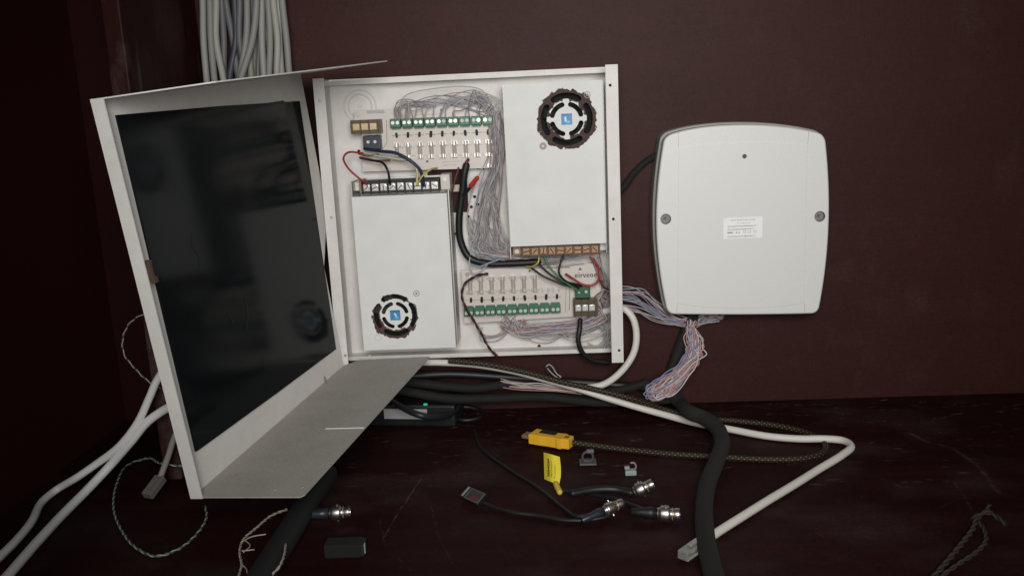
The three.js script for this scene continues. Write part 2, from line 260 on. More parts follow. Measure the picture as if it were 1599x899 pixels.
function powerSupply(label, x0, x1, y0, y1, zf, up, fan, R, heavy, s) {
  const g = thing('power_supply', label, 'power supply', 'power supplies in the steel box');
  const [cx, cy] = fan, [i0, i1, o0, o1] = R, sh = rectShape(x0, x1, y0, y1), q = Math.PI / 4;
  for (let k = 0; k < 4; k++) { sh.holes.push(slotPath(cx, cy, o0, o1, k * 2 * q - 0.56, k * 2 * q + 0.56)); sh.holes.push(slotPath(cx, cy, i0, i1, k * 2 * q + q - 0.5, k * 2 * q + q + 0.5)); }
  const t = 0.0011, front = planarUV(extrude(sh, t, zf - t), x0, y0, x1 - x0, y1 - y0);
  const m = new THREE.MeshStandardMaterial({ map: coverTexture(x1 - x0, y1 - y0, cx - x0, cy - y0, o0, o1, heavy, s), roughness: 0.66, bumpMap: peel, bumpScale: 0.00008 });
  const c = part(g, 'top_cover', front, m, 'white cover with rust round its fan slots');
  part(c, 'cover_side', box(x0, x0 + t, y0, y1, 0.008, zf - t), paint); part(c, 'cover_side', box(x1 - t, x1, y0, y1, 0.008, zf - t), paint);
  const ye = up ? y0 : y1;
  part(c, 'cover_end', box(x0 + t, x1 - t, Math.min(ye, ye + (up ? t : -t)), Math.max(ye, ye + (up ? t : -t)), 0.008, zf - t), paint);
  const f = part(g, 'fan', merge([disc(0.011, 0.008, V3(cx, cy, zf - 0.012), 24), disc(0.0385, 0.002, V3(cx, cy, zf - 0.019), 32)]), hole);  // black disc behind the blades added to keep the slots dark
  part(f, 'fan_frame', new THREE.TorusGeometry(0.0375, 0.0025, 8, 36).translate(cx, cy, zf - 0.0095), hole);
  for (let k = 0; k < 7; k++) { const b = new THREE.BoxGeometry(0.02, 0.012, 0.001).rotateX(0.6).translate(0.019, 0, 0).rotateZ(k * Math.PI * 2 / 7 + 0.2).translate(cx, cy, zf - 0.012); part(f, 'blade', b, std(0.018, 0.018, 0.018, 0.5)); }
  const te = up ? y1 : y0, dir = up ? 1 : -1;
  const Y = (a, b) => [Math.min(te + dir * a, te + dir * b), Math.max(te + dir * a, te + dir * b)];
  part(g, 'chassis', merge([box(x0 + 0.0015, x1 - 0.0015, Math.min(y0 + 0.002, ...Y(0, 0.019)), Math.max(y1 - 0.002, ...Y(0, 0.019)), 0.0035, 0.0065), box(x0 - 0.0015, x0 - 0.0003, ...(up ? [y0 + 0.001, y1 + 0.018] : [y0 - 0.018, y1 - 0.001]), 0.0035, up ? zf - 0.008 : zf - 0.012), box(x1 + 0.0003, x1 + 0.0015, ...(up ? [y0 + 0.001, y1 + 0.004] : [y0 - 0.015, y1 - 0.001]), 0.0035, zf - 0.012)]), galv);
  part(g, 'inner_plate', box(x0 + 0.003, x1 - 0.003, ...Y(-0.006, -0.0045), 0.007, zf - 0.004), blackMatte);
  // terminal strip
  const n = 9, a = up ? W(565, 294, zf - 0.012) : W(815, 391, zf - 0.012), b = up ? W(685, 292, zf - 0.012) : W(936, 389, zf - 0.012), step = (b.x - a.x) / n, yc = te + dir * 0.0095, zt = zf - 0.016;
  const blk = part(g, 'terminal_block', box(a.x, b.x, yc - 0.0075, yc + 0.0075, 0.007, zt), up ? black : std(0.10, 0.05, 0.025, 0.35));
  for (let k = 0; k <= n; k++) part(blk, 'barrier', box(a.x + k * step - 0.0008, a.x + k * step + 0.0008, yc - 0.0085, yc + 0.0085, zt, zt + 0.004), up ? black : std(0.14, 0.075, 0.035, 0.35));
  for (let k = 0; k < n; k++) {
    const x = a.x + (k + 0.5) * step, sc = new THREE.CylinderGeometry(0.0038, 0.0041, 0.003, 12).rotateX(Math.PI / 2);
    const an = rr(0, 3.14), gr = new THREE.BoxGeometry(0.0075, 0.0011, 0.0008).rotateZ(an).translate(0, 0, 0.00155);
    const sm = part(blk, 'screw', merge([sc, new THREE.BoxGeometry(step * 0.74, 0.009, 0.0012).translate(0, 0, -0.0014)]).translate(x, yc + rr(-0.0006, 0.0006), zt + 0.0022), up ? brightScrew : copper);
    part(blk, 'screw_slot', gr.translate(x, yc, zt + 0.0022), up ? black : blackMatte);
  }
  if (up) part(g, 'end_bracket', rbox(0.0125, 0.02, 0.03, 0.0012, V3(b.x + 0.008, yc + 0.003, zf - 0.032)), std(0.6, 0.57, 0.5, 0.5));
  else part(g, 'end_bracket', rbox(0.011, 0.013, 0.03, 0.0012, V3(a.x - 0.0068, yc + 0.001, zf - 0.034)), std(0.32, 0.22, 0.14, 0.5));
  part(g, 'bracket_screw', disc(0.003, 0.003, up ? V3(b.x + 0.008, yc + 0.007, zf - 0.0165) : V3(a.x - 0.0068, yc, zf - 0.0185)), galv);
  if (up) { part(g, 'end_bracket', rbox(0.0045, 0.017, 0.03, 0.0012, V3(a.x - 0.003, yc + 0.001, zf - 0.034)), std(0.30, 0.2, 0.14, 0.5)); part(g, 'end_bracket', rbox(0.012, 0.013, 0.02, 0.0012, V3(a.x - 0.0125, yc + 0.001, zf - 0.04)), galv); }
  else part(g, 'end_bracket', rbox(0.010, 0.011, 0.03, 0.0012, V3(b.x + 0.0062, yc + 0.002, zf - 0.034)), std(0.62, 0.62, 0.6, 0.4));
  // blue paper label and inspection rings
  const blue = canvas(96, 96, (k, w, h) => { k.fillStyle = '#3f86bd'; k.fillRect(0, 0, w, h); k.fillStyle = '#2f6da8'; k.fillRect(0, 0, w, 16); k.fillStyle = '#cfe3ee'; k.beginPath(); if (up) { k.moveTo(34, 30); k.lineTo(50, 26); k.lineTo(66, 56); k.lineTo(50, 62); } else { k.moveTo(28, 28); k.lineTo(44, 24); k.lineTo(48, 66); k.lineTo(30, 70); } k.fill(); k.fillStyle = '#79b9d6'; k.fillRect(44, 62, 34, 20); });
  part(g, 'label', planarUV(box(cx - 0.0068, cx + 0.0068, cy - 0.0068, cy + 0.0068, zf, zf + 0.0003), cx - 0.0068, cy - 0.0068, 0.0136, 0.0136), new THREE.MeshStandardMaterial({ map: blue, roughness: 0.5 }), 'small square blue label');
  const ring = std(0.28, 0.24, 0.24, 0.7), rp = up ? W(650, 458, zf) : W(917, 148, zf);
  part(g, 'stamp', merge([new THREE.RingGeometry(0.0032, 0.0041, 24).translate(rp.x, rp.y, zf + 0.0002), new THREE.CircleGeometry(0.0016, 12).translate(rp.x, rp.y, zf + 0.0002)]), ring);
  const r2 = up ? W(590, 527, zf) : W(848, 228, zf);
  part(g, 'stamp', new THREE.RingGeometry(up ? 0.004 : 0.0012, 0.0047, 24).translate(r2.x, r2.y, zf + 0.0002), up ? std(0.5, 0.5, 0.49, 0.5) : std(0.4, 0.32, 0.31, 0.7));
  return finish(g);
}
{
  const fl = W(617, 492, 0.058), fr = W(885, 186, 0.058);
  powerSupply('white power supply lower left in the box, black terminal strip at its top', -0.2545, -0.1318, 0.1075, 0.3118, 0.058, true, [fl.x, fl.y], [0.0132, 0.0184, 0.0222, 0.0283], false, 200);
  powerSupply('white power supply upper right in the box, copper terminal strip at its bottom', -0.0533, 0.0697, 0.2395, 0.4435, 0.058, false, [fr.x, fr.y], [0.0155, 0.0215, 0.0252, 0.0325], true, 300);
}

// ---------- fused distribution boards ----------
const pcbGreen = std(0.035, 0.16, 0.085, 0.4), clipMat = brightScrew;
const glass = new THREE.MeshPhysicalMaterial({ color: new THREE.Color().setRGB(0.75, 0.71, 0.64), roughness: 0.12, transmission: 0.55, thickness: 0 });
const brownBlock = std(0.085, 0.062, 0.034, 0.4), brass = new THREE.MeshStandardMaterial({ color: new THREE.Color().setRGB(0.52, 0.4, 0.24), metalness: 0.6, roughness: 0.4 });
function boardMat(lines, x0, y0, w, h) {
  return new THREE.MeshStandardMaterial({ roughness: 0.35, map: canvas(1024, Math.round(1024 * h / w), (k, cw, ch) => {
    k.fillStyle = '#d0c8c1'; k.fillRect(0, 0, cw, ch); lines(k, (x, y) => { const p = W(x, y, 0.02); return [(p.x - x0) / w * cw, (1 - (p.y - y0) / h) * ch]; });
  }) });
}
function silk(k, pts, color, lw) { k.strokeStyle = color; k.lineWidth = lw; k.beginPath(); pts.forEach((p, i) => i ? k.lineTo(...p) : k.moveTo(...p)); k.stroke(); }
function scribble(k, x, y, len, hgt, color) { k.strokeStyle = color; k.lineWidth = 1.6; k.beginPath(); for (let i = 0; i < len; i += 3) k.lineTo(x + i, y + (hash(i, Math.round(y), 5) - 0.5) * hgt); k.stroke(); }
function fuseBoard(up, label) {
  const g = thing('fuse_board', label, 'circuit board', 'fused distribution boards in the steel box');
  const zb = 0.02, P = (x, y, z = zb) => W(x, y, z);
  const outline = up ? [[553, 172], [774, 162], [776, 262], [668, 265], [566, 268], [564, 188], [553, 189]] : [[720, 422], [925, 411], [938, 424], [941, 492], [880, 495], [725, 505]];
  const pts = outline.map(([x, y]) => { const p = P(x, y); return [p.x, p.y]; }), xs = pts.map((p) => p[0]), ys = pts.map((p) => p[1]);
  const x0 = Math.min(...xs), y0 = Math.min(...ys), w = Math.max(...xs) - x0, h = Math.max(...ys) - y0;
  const sh = poly(pts);
  for (const [x, y] of up ? [[620, 173], [689, 172], [764, 169], [667, 252]] : [[827, 423], [802, 497]]) { const p = P(x, y), q = new THREE.Path(); q.absarc(p.x, p.y, 0.0016, 0, 6.2832, true); sh.holes.push(q); }
  const mat = boardMat((k, f) => {
    if (up) {
      silk(k, [f(603, 188), f(604, 222), f(597, 233)], '#555', 3); silk(k, [f(572, 175), f(600, 174)], '#aaa', 22);
      for (const [x, y, l] of [[590, 176, 60], [690, 253, 150], [690, 258, 110], [640, 180, 200]]) scribble(k, ...f(x, y), l, 10, '#8d8682');
      for (let i = 0; i < 9; i++) { scribble(k, ...f(624 + i * 17.9, 230 - i * 0.7), 30, 14, '#7d7570'); scribble(k, ...f(624 + i * 17.9, 244 - i * 0.4), 30, 14, '#7d7570'); }
      k.fillStyle = 'rgba(190,130,80,0.35)'; k.fillRect(...f(752, 164), 70, 40); k.fillRect(...f(769, 215), 22, 120);
    } else {
      k.save(); k.fillStyle = '#4c484c'; k.font = 'bold 46px sans-serif'; k.textAlign = 'center'; k.translate(...f(915, 430)); k.fillText('eirveoe', 0, 14); k.restore();
      k.fillStyle = '#5c564f'; k.beginPath(); { const [x, y] = f(906, 420); k.moveTo(x, y - 14); k.lineTo(x + 13, y + 8); k.lineTo(x - 13, y + 8); } k.fill();
      silk(k, [f(890, 448), f(889, 485)], '#666', 4); silk(k, [f(884, 448), f(883, 488)], '#999', 4);
      for (let i = 0; i < 9; i++) { scribble(k, ...f(741 + i * 16.6, 436 - i * 0.6), 26, 14, '#8a817b'); scribble(k, ...f(741 + i * 16.6, 456 - i * 0.6), 26, 14, '#8a817b'); }
      for (const [x, y, l] of [[745, 497, 210], [735, 428, 90]]) scribble(k, ...f(x, y), l, 10, '#8d8682');
    }
  }, x0, y0, w, h);
  part(g, 'board', planarUV(extrude(sh, 0.0016, zb - 0.0016), x0, y0, w, h), mat);
  for (const [x, y] of up ? [[559, 178], [764, 258]] : [[730, 428], [932, 485]]) { const p = P(x, y); part(g, 'standoff', disc(0.0028, zb - 0.004, V3(p.x, p.y, (zb - 0.0016 + 0.0022) / 2), 6), steel); part(g, 'standoff_screw', disc(0.003, 0.002, V3(p.x, p.y, zb + 0.001), 12), steel); }
  const tw = 0.0134, tbody = rbox(tw, 0.0112, 0.011, 0.001), tooth = box(-tw / 2 + 0.001, tw / 2 - 0.001, -0.0072, -0.0056, -0.0045, 0.002), sc = disc(0.0023, 0.0012, V3(0, 0, 0)), slot = new THREE.BoxGeometry(0.0036, 0.0006, 0.0005);
  const tgeo = merge([tbody, tooth]), dgeo = new THREE.CapsuleGeometry(0.0017, 0.0045, 4, 10), lead = new THREE.CylinderGeometry(0.0003, 0.0003, 0.013, 5);
  const clipG = merge([box(-0.0030, -0.0023, -0.0022, 0.0022, 0, 0.0072), box(0.0023, 0.0030, -0.0022, 0.0022, 0, 0.0072), box(-0.003, 0.003, -0.0022, 0.0022, 0, 0.0007)]);
  for (let i = 0; i < 9; i++) {
    const X = up ? 619 + i * 17.9 : 733 + i * 16.8, tilt = up ? -i * 0.62 : -i * 0.72;
    const T = P(X, (up ? 192 : 485) + tilt), t = part(g, 'terminal', tgeo, pcbGreen); t.position.set(T.x, T.y, zb + 0.0056); if (!up) t.rotation.z = Math.PI;
    for (const s of [-1, 1]) { const q = part(t, 'screw', merge([sc]), rnd() > 0.35 ? brightScrew : std(0.55, 0.56, 0.5, 0.4)); q.position.set(s * 0.0031, 0.0006, 0.0058); }
    const dp = P(X + (up ? 0 : 2.5), (up ? 211 : 468.5) + tilt, zb + 0.003), dd = part(g, 'diode', dgeo, black); dd.position.copy(dp); dd.rotation.z = rr(-0.12, 0.12); dd.scale.setScalar(rr(0.85, 1.1));
    const lw = part(dd, 'lead', lead, galv); lw.rotation.z = 1.57;
    const c1 = P(X + 1.5, (up ? 225.5 : 435) + tilt), c2 = P(X + 1.5, (up ? 245 : 455) + tilt * 0.8);
    const missing = !up && (i > 6);
    for (const [n, c] of [c1, c2].entries()) { if (missing && !n) continue; const q = part(g, 'fuse_clip', clipG, clipMat); q.position.set(c.x, c.y, zb + 0.0001); q.scale.x = 1.35; }
    if (!missing) {
      const fz = zb + 0.0042, len = Math.abs(c1.y - c2.y) + 0.004, fu = part(g, 'fuse', new THREE.CylinderGeometry(0.0026, 0.0026, len - 0.0095, 12).translate(0, 0, 0), glass);
      fu.position.set((c1.x + c2.x) / 2, (c1.y + c2.y) / 2, fz);
      for (const s of [-1, 1]) part(fu, 'end_cap', new THREE.CylinderGeometry(0.0028, 0.0028, 0.0048, 12).translate(0, s * (len / 2 - 0.0024), 0), brightScrew);
    }
  }
  // input barrier block and connector
  const b0 = up ? P(547, 188, 0.03) : P(895, 467, 0.03), b1 = up ? P(596, 207, 0.03) : P(934, 492, 0.03);
  const bb = part(g, 'barrier_block', box(b0.x, b1.x, b1.y, b0.y, zb, 0.033), brownBlock);
  for (let i = 0; i < 3; i++) part(bb, 'screw', merge([disc(0.0036, 0.002, V3(0, 0, 0)), new THREE.BoxGeometry(0.009, 0.008, 0.001).translate(0, 0, -0.001)]).translate(b0.x + (b1.x - b0.x) * (0.2 + 0.28 * i), (b0.y + b1.y) / 2, 0.0345), up ? brass : brightScrew);
  for (let i = 0; i < 4; i++) part(bb, 'barrier', box(b0.x + (b1.x - b0.x) * (0.06 + 0.28 * i) - 0.0008, b0.x + (b1.x - b0.x) * (0.06 + 0.28 * i) + 0.0008, b1.y, b0.y, 0.033, 0.038), brownBlock);
  const k0 = up ? P(566, 212, 0.032) : P(898, 447, 0.032), k1 = up ? P(595, 233, 0.032) : P(922, 465, 0.032);
  const co = part(g, 'connector', rbox(k1.x - k0.x, k0.y - k1.y, 0.014, 0.0015, V3((k0.x + k1.x) / 2, (k0.y + k1.y) / 2, zb + 0.007)), up ? std(0.03, 0.035, 0.045, 0.4) : std(0.03, 0.10, 0.055, 0.5));
  for (const s of [-1, 1]) part(co, 'contact', disc(0.002, 0.001, V3((k0.x + k1.x) / 2 + s * 0.0045, (k0.y + k1.y) / 2 + 0.001, zb + 0.0143)), galv);
  return finish(g);
}
fuseBoard(true, 'white fuse board at the upper left of the box, green terminals along its top');
fuseBoard(false, 'white fuse board at the lower right of the box, green terminals along its bottom');

// ---------- wires inside the box ----------
const red = std(0.32, 0.025, 0.025, 0.45), darkRed = std(0.12, 0.02, 0.022, 0.5), navy = std(0.012, 0.02, 0.06, 0.45), yellow = std(0.5, 0.42, 0.09, 0.5), paleYellow = std(0.5, 0.47, 0.27, 0.5), green = std(0.06, 0.2, 0.09, 0.5);
const wp = (l) => l.map(([x, y, z]) => W(x, y, z));
function wire(label, pts, r, mat, group) { return single('wire', tube(wp(pts), r, pts.length * 9, 8), mat, label, 'wire', group); }
wire('bright red wire looping from the black terminal strip up to the connector', [[573, 288, .05], [560, 278, .06], [543, 262, .06], [536, 247, .055], [543, 238, .048], [566, 239, .037]], 0.0013, red);
wire('black wire arching from the connector into the black terminal strip', [[562, 246, .034], [580, 250, .042], [597, 254, .05], [605, 266, .058], [609, 288, .05]], 0.0015, black);
wire('thick navy wire sweeping right from under the dark connector', [[569, 232, .036], [595, 236, .045], [618, 239, .05], [642, 252, .052], [656, 266, .05], [662, 290, .045]], 0.0021, navy);
wire('pale yellow wire running down to the black terminal strip', [[588, 243, .037], [618, 248, .044], [640, 251, .047], [650, 262, .05], [651, 288, .05]], 0.0016, paleYellow);
wire('yellow wire bent over beside the brown cutout', [[651, 289, .05], [660, 274, .054], [672, 265, .048], [682, 262, .03]], 0.0012, yellow);
wire('short red wire lying across the foot of the upper board', [[563, 247, .036], [585, 251, .042], [608, 250, .04]], 0.0013, darkRed);
wire('pale green wire beside the navy wire on the upper board', [[568, 238, .036], [592, 244, .042], [612, 246, .042], [630, 245, .03]], 0.0012, std(0.4, 0.46, 0.38, 0.5));
wire('thin brown wire under the navy wire by the connector', [[560, 240, .034], [575, 243, .04], [590, 241, .04]], 0.0013, std(0.2, 0.1, 0.06, 0.6));
wire('thin maroon wire hanging between the left supply and the brown cutout', [[716, 262, .03], [708, 290, .03], [702, 325, .02], [701, 362, .018], [706, 366, .016], [716, 362, .012]], 0.0012, darkRed);
single('cable', tube(wp([[728, 258, .03], [725, 272, .03], [722, 300, .028], [717, 340, .026], [719, 375, .024], [733, 402, .024], [760, 411, .026], [800, 411, .028], [840, 409, .03]]), 0.0047, 80, 12), black, 'thick black cable curving down the middle of the box and under the wires', 'cable');
{
  const g = thing('wire_stub', 'short black wire stub ending in a bright red cap beside the black cable', 'wire stub');
  part(g, 'insulation', tube(wp([[723, 305, .032], [730, 298, .036], [736, 290, .038]]), 0.0021, 20, 8), black);
  part(g, 'cap', tube(wp([[735, 290, .038], [745, 278, .04]]), 0.0031, 8, 10), std(0.42, 0.03, 0.02, 0.35)); finish(g);
}
wire('red wire end showing at the lower edge of the upper board', [[725, 262, .028], [728, 254, .032], [731, 249, .03]], 0.002, darkRed);
for (const [l, p] of [
  ['upper of the black wires running to the green block on the lower board', [[840, 411, .034], [860, 429, .04], [886, 443, .042], [908, 447, .036]]],
  ['lower of the black wires running to the green block on the lower board', [[827, 416, .034], [850, 432, .04], [880, 444, .042], [904, 450, .036]]],
  ['black wire dropping from the copper terminal strip and curling right', [[881, 398, .045], [875, 412, .048], [873, 426, .048], [884, 439, .046], [908, 445, .038]]]]) wire(l, p, 0.0014, black, undefined);
wire('yellow wire hooked under the copper terminal strip', [[842, 400, .044], [840, 410, .046], [831, 416, .04], [822, 416, .03]], 0.0012, yellow);
wire('green wire slanting down from the copper terminal strip', [[851, 402, .04], [856, 414, .042], [870, 430, .044], [888, 444, .042], [908, 455, .036], [917, 452, .03]], 0.0013, green);
wire('red wire curling round the printed corner of the lower board', [[884, 428, .03], [895, 435, .036], [908, 443, .04], [922, 446, .04], [933, 440, .04], [936, 426, .04], [931, 412, .034], [922, 402, .03]], 0.0015, red);
wire('dark red wire tip beside the printed corner of the lower board', [[936, 436, .036], [942, 447, .034], [950, 452, .03]], 0.0013, darkRed);
{
  const g = thing('wire_pair', 'twisted red and black wire pair hanging off the left end of the lower board', 'wire pair');
  const [a, b] = twist(wp([[762, 427, .03], [744, 431, .036], [727, 442, .038], [721, 458, .04], [726, 478, .042], [738, 498, .04], [752, 522, .04], [765, 545, .04], [777, 556, .04]]), 0.0009, 0.0011, 0.022);
  part(g, 'black_wire', a, blackMatte); part(g, 'red_wire', b, darkRed); finish(g);
}
single('cable', tube(wp([[906, 500, .034], [905, 515, .04], [903, 532, .042], [910, 551, .04], [926, 562, .036], [950, 566, .03]]), 0.0034, 50, 10), black, 'black cable bending down under the brown block at the lower right', 'cable');

const strandMats = [[.42, .38, .39], [.36, .31, .32], [.27, .28, .34], [.5, .47, .45], [.36, .27, .24], [.2, .18, .2], [.33, .35, .4]].map(([r, g, b]) => std(r, g, b, 0.6));
const pinkMats = [[.44, .22, .2], [.4, .35, .35], [.3, .19, .2], [.2, .22, .33], [.45, .29, .27], [.52, .5, .5]].map(([r, g, b]) => std(r, g, b, 0.6));
function bundle(name, label, cat, n, spread, r, mats, path, wander = 1, jitterEnd = true) {
  const g = thing(name, label, cat);
  for (let i = 0; i < n; i++) {
    const a = rr(0, 6.28), q = Math.sqrt(rnd());
    const base = typeof path === 'function' ? path(i / n, i) : path;
    const fine = []; base.forEach((q, k) => { fine.push(q); if (wander > 1 && k + 1 < base.length) { const n = base[k + 1]; fine.push([(q[0] + n[0]) / 2, (q[1] + n[1]) / 2, (q[2] + n[2]) / 2]); } });
    const pts = fine.map(([x, y, z], k) => { const e = jitterEnd || (k > 0 && k < fine.length - 1) ? 1 : 0.35, j = (b) => (Math.cos(a + k * 0.5) * q * spread + rr(-1, 1) * spread * 0.3 * wander) * e * b; const p = W(x, y, z); return V3(p.x + j(1), p.y + (Math.sin(a + k * 0.5) * q * spread + rr(-1, 1) * spread * 0.3 * wander) * e, Math.max(0.0035 + r, p.z + Math.sin(a * 3) * spread * 0.35)); });
    part(g, 'strand', tube(pts, r, pts.length * 7, 5, false), mats[Math.floor(rnd() * mats.length)]);
  }
  return finish(g);
}
bundle('wire_bundle', 'mass of thin grey and mauve twisted wires running down the middle of the box', 'wire bundle', 26, 0.0105, 0.0007, strandMats, (t) => [[770 + 6 * t, 168 + 14 * t, .022], [776, 205, .026], [779 - 6 * t, 250, .024], [772 - 22 * t, 300, .02], [766 - 24 * t, 340, .018], [770 - 30 * t, 375, .018], [775 - 40 * t, 398, .022], [790 + 60 * t, 407, .026], [845 + 70 * t, 405, .026]]);
bundle('wire_bundle', 'thin wires arching from the upper green terminals along the top of the box', 'wire bundle', 20, 0.005, 0.0006, strandMats, (t) => { const k = Math.floor(t * 9), x = 619 + 17.9 * k + rr(-4, 4), top = 138 + rr(0, 22); return [[x, 188 - k * 0.6, .03], [x + rr(-4, 3), 172, .032], [x + rr(4, 16), top + 12, .034], [Math.min(742, x + rr(30, 70)), top, .03], [Math.max(x + 20, 752), top + rr(0, 16), .026], [772, 168 + rr(0, 22), .024], [778, 205, .024]]; }, 0.7);
bundle('wire_bundle', 'tuft of brown and mauve wires over the leftmost upper terminals', 'wire bundle', 9, 0.004, 0.0006, strandMats, (t) => [[617 + 30 * t, 187, .03], [616 + 26 * t, 172, .034], [622 + 22 * t, 160, .036], [640 + 12 * t, 158 + 6 * t, .03], [664 + 20 * t, 164, .02]]);
bundle('wire_bundle', 'pinkish twisted wires lying under the lower green terminals', 'wire bundle', 30, 0.009, 0.0007, pinkMats, (t) => [[790 + rr(-10, 40), 492 + rr(0, 14), .02], [812, 512 + 6 * t, .022], [850, 508 + 8 * t, .024], [890, 504 + 8 * t, .024], [925, 500, .026], [950, 480, .028], [958, 462, .03]]);
bundle('wire_bundle', 'messy pale wires straggling over the back of the box beside the black cable', 'wire bundle', 9, 0.008, 0.0006, strandMats, (t) => [[735 + 8 * t, 345, .012], [730 + 18 * t, 365 + rr(-8, 8), .014], [742 + 20 * t, 388 + rr(-8, 6), .016], [765 + rr(-12, 12), 398 + rr(-8, 8), .018], [790, 392 + rr(-10, 10), .02], [772 + rr(-6, 10), 350, .016], [766, 300, .018]], 1.6);
bundle('wire_bundle', 'loose mauve strands crossing the empty strip at the bottom of the box', 'wire bundle', 12, 0.01, 0.0006, [...strandMats, ...pinkMats], (t) => [[800 + 30 * t, 505, .014], [830, 520 + rr(-6, 8), .018], [865, 516 + rr(-8, 10), .02], [900, 520 + rr(-8, 10), .02], [935, 508 + rr(-8, 8), .022], [955, 490, .024]], 1.4);
bundle('wire_bundle', 'fine stray wire loops below the lower board', 'wire bundle', 8, 0.004, 0.0004, strandMats, (t) => [[745 + 8 * t, 514, .012], [752, 524 + 4 * t, .012], [772, 526 + 3 * t, .01], [790, 520 - 6 * t, .012], [783 + 16 * t, 500, .02], [795 + 20 * t, 486, .028]]);
bundle('wire_bundle', 'grey wire coil in the lower right corner of the box', 'wire bundle', 10, 0.005, 0.0005, strandMats, (t) => [[910, 512, .02], [925, 505 - 8 * t, .022], [944, 512, .022], [948, 530 + 6 * t, .022], [932, 542 + 6 * t, .02], [916, 540, .02]]);
bundle('wire_bundle', 'tangle of dark wires beside the brown block at the right flange', 'wire bundle', 16, 0.006, 0.0006, [...strandMats, darkRed, std(0.09, 0.07, 0.04, 0.6)], (t) => [[925 + 10 * t, 405, .02], [940, 425 + 10 * t, .022], [948, 450, .024], [940 - 8 * t, 470, .028], [946, 490, .03], [930, 500, .03]]);
wire('pale blue wire crossing above the left end of the lower board', [[733, 412, .03], [748, 416, .034], [765, 410, .034], [782, 404, .03]], 0.0011, std(0.25, 0.32, 0.42, 0.5));
wire('pale grey wire hooked over the top left corner of the lower board', [[735, 395, .024], [733, 412, .032], [738, 427, .032], [750, 424, .03], [762, 412, .03]], 0.0009, std(0.42, 0.42, 0.42, 0.5));
{ // flat metal strip across the cutout
  const a = W(697, 300, .012), b = W(722, 288, .012);
  single('bracket_strip', rbox(b.x - a.x, a.y < b.y ? b.y - a.y : 0.008, 0.0015, 0.0005, V3((a.x + b.x) / 2, (a.y + b.y) / 2, .010)), std(0.5, 0.46, 0.38, 0.5), 'short cream metal strip across the brown cutout', 'bracket');
}

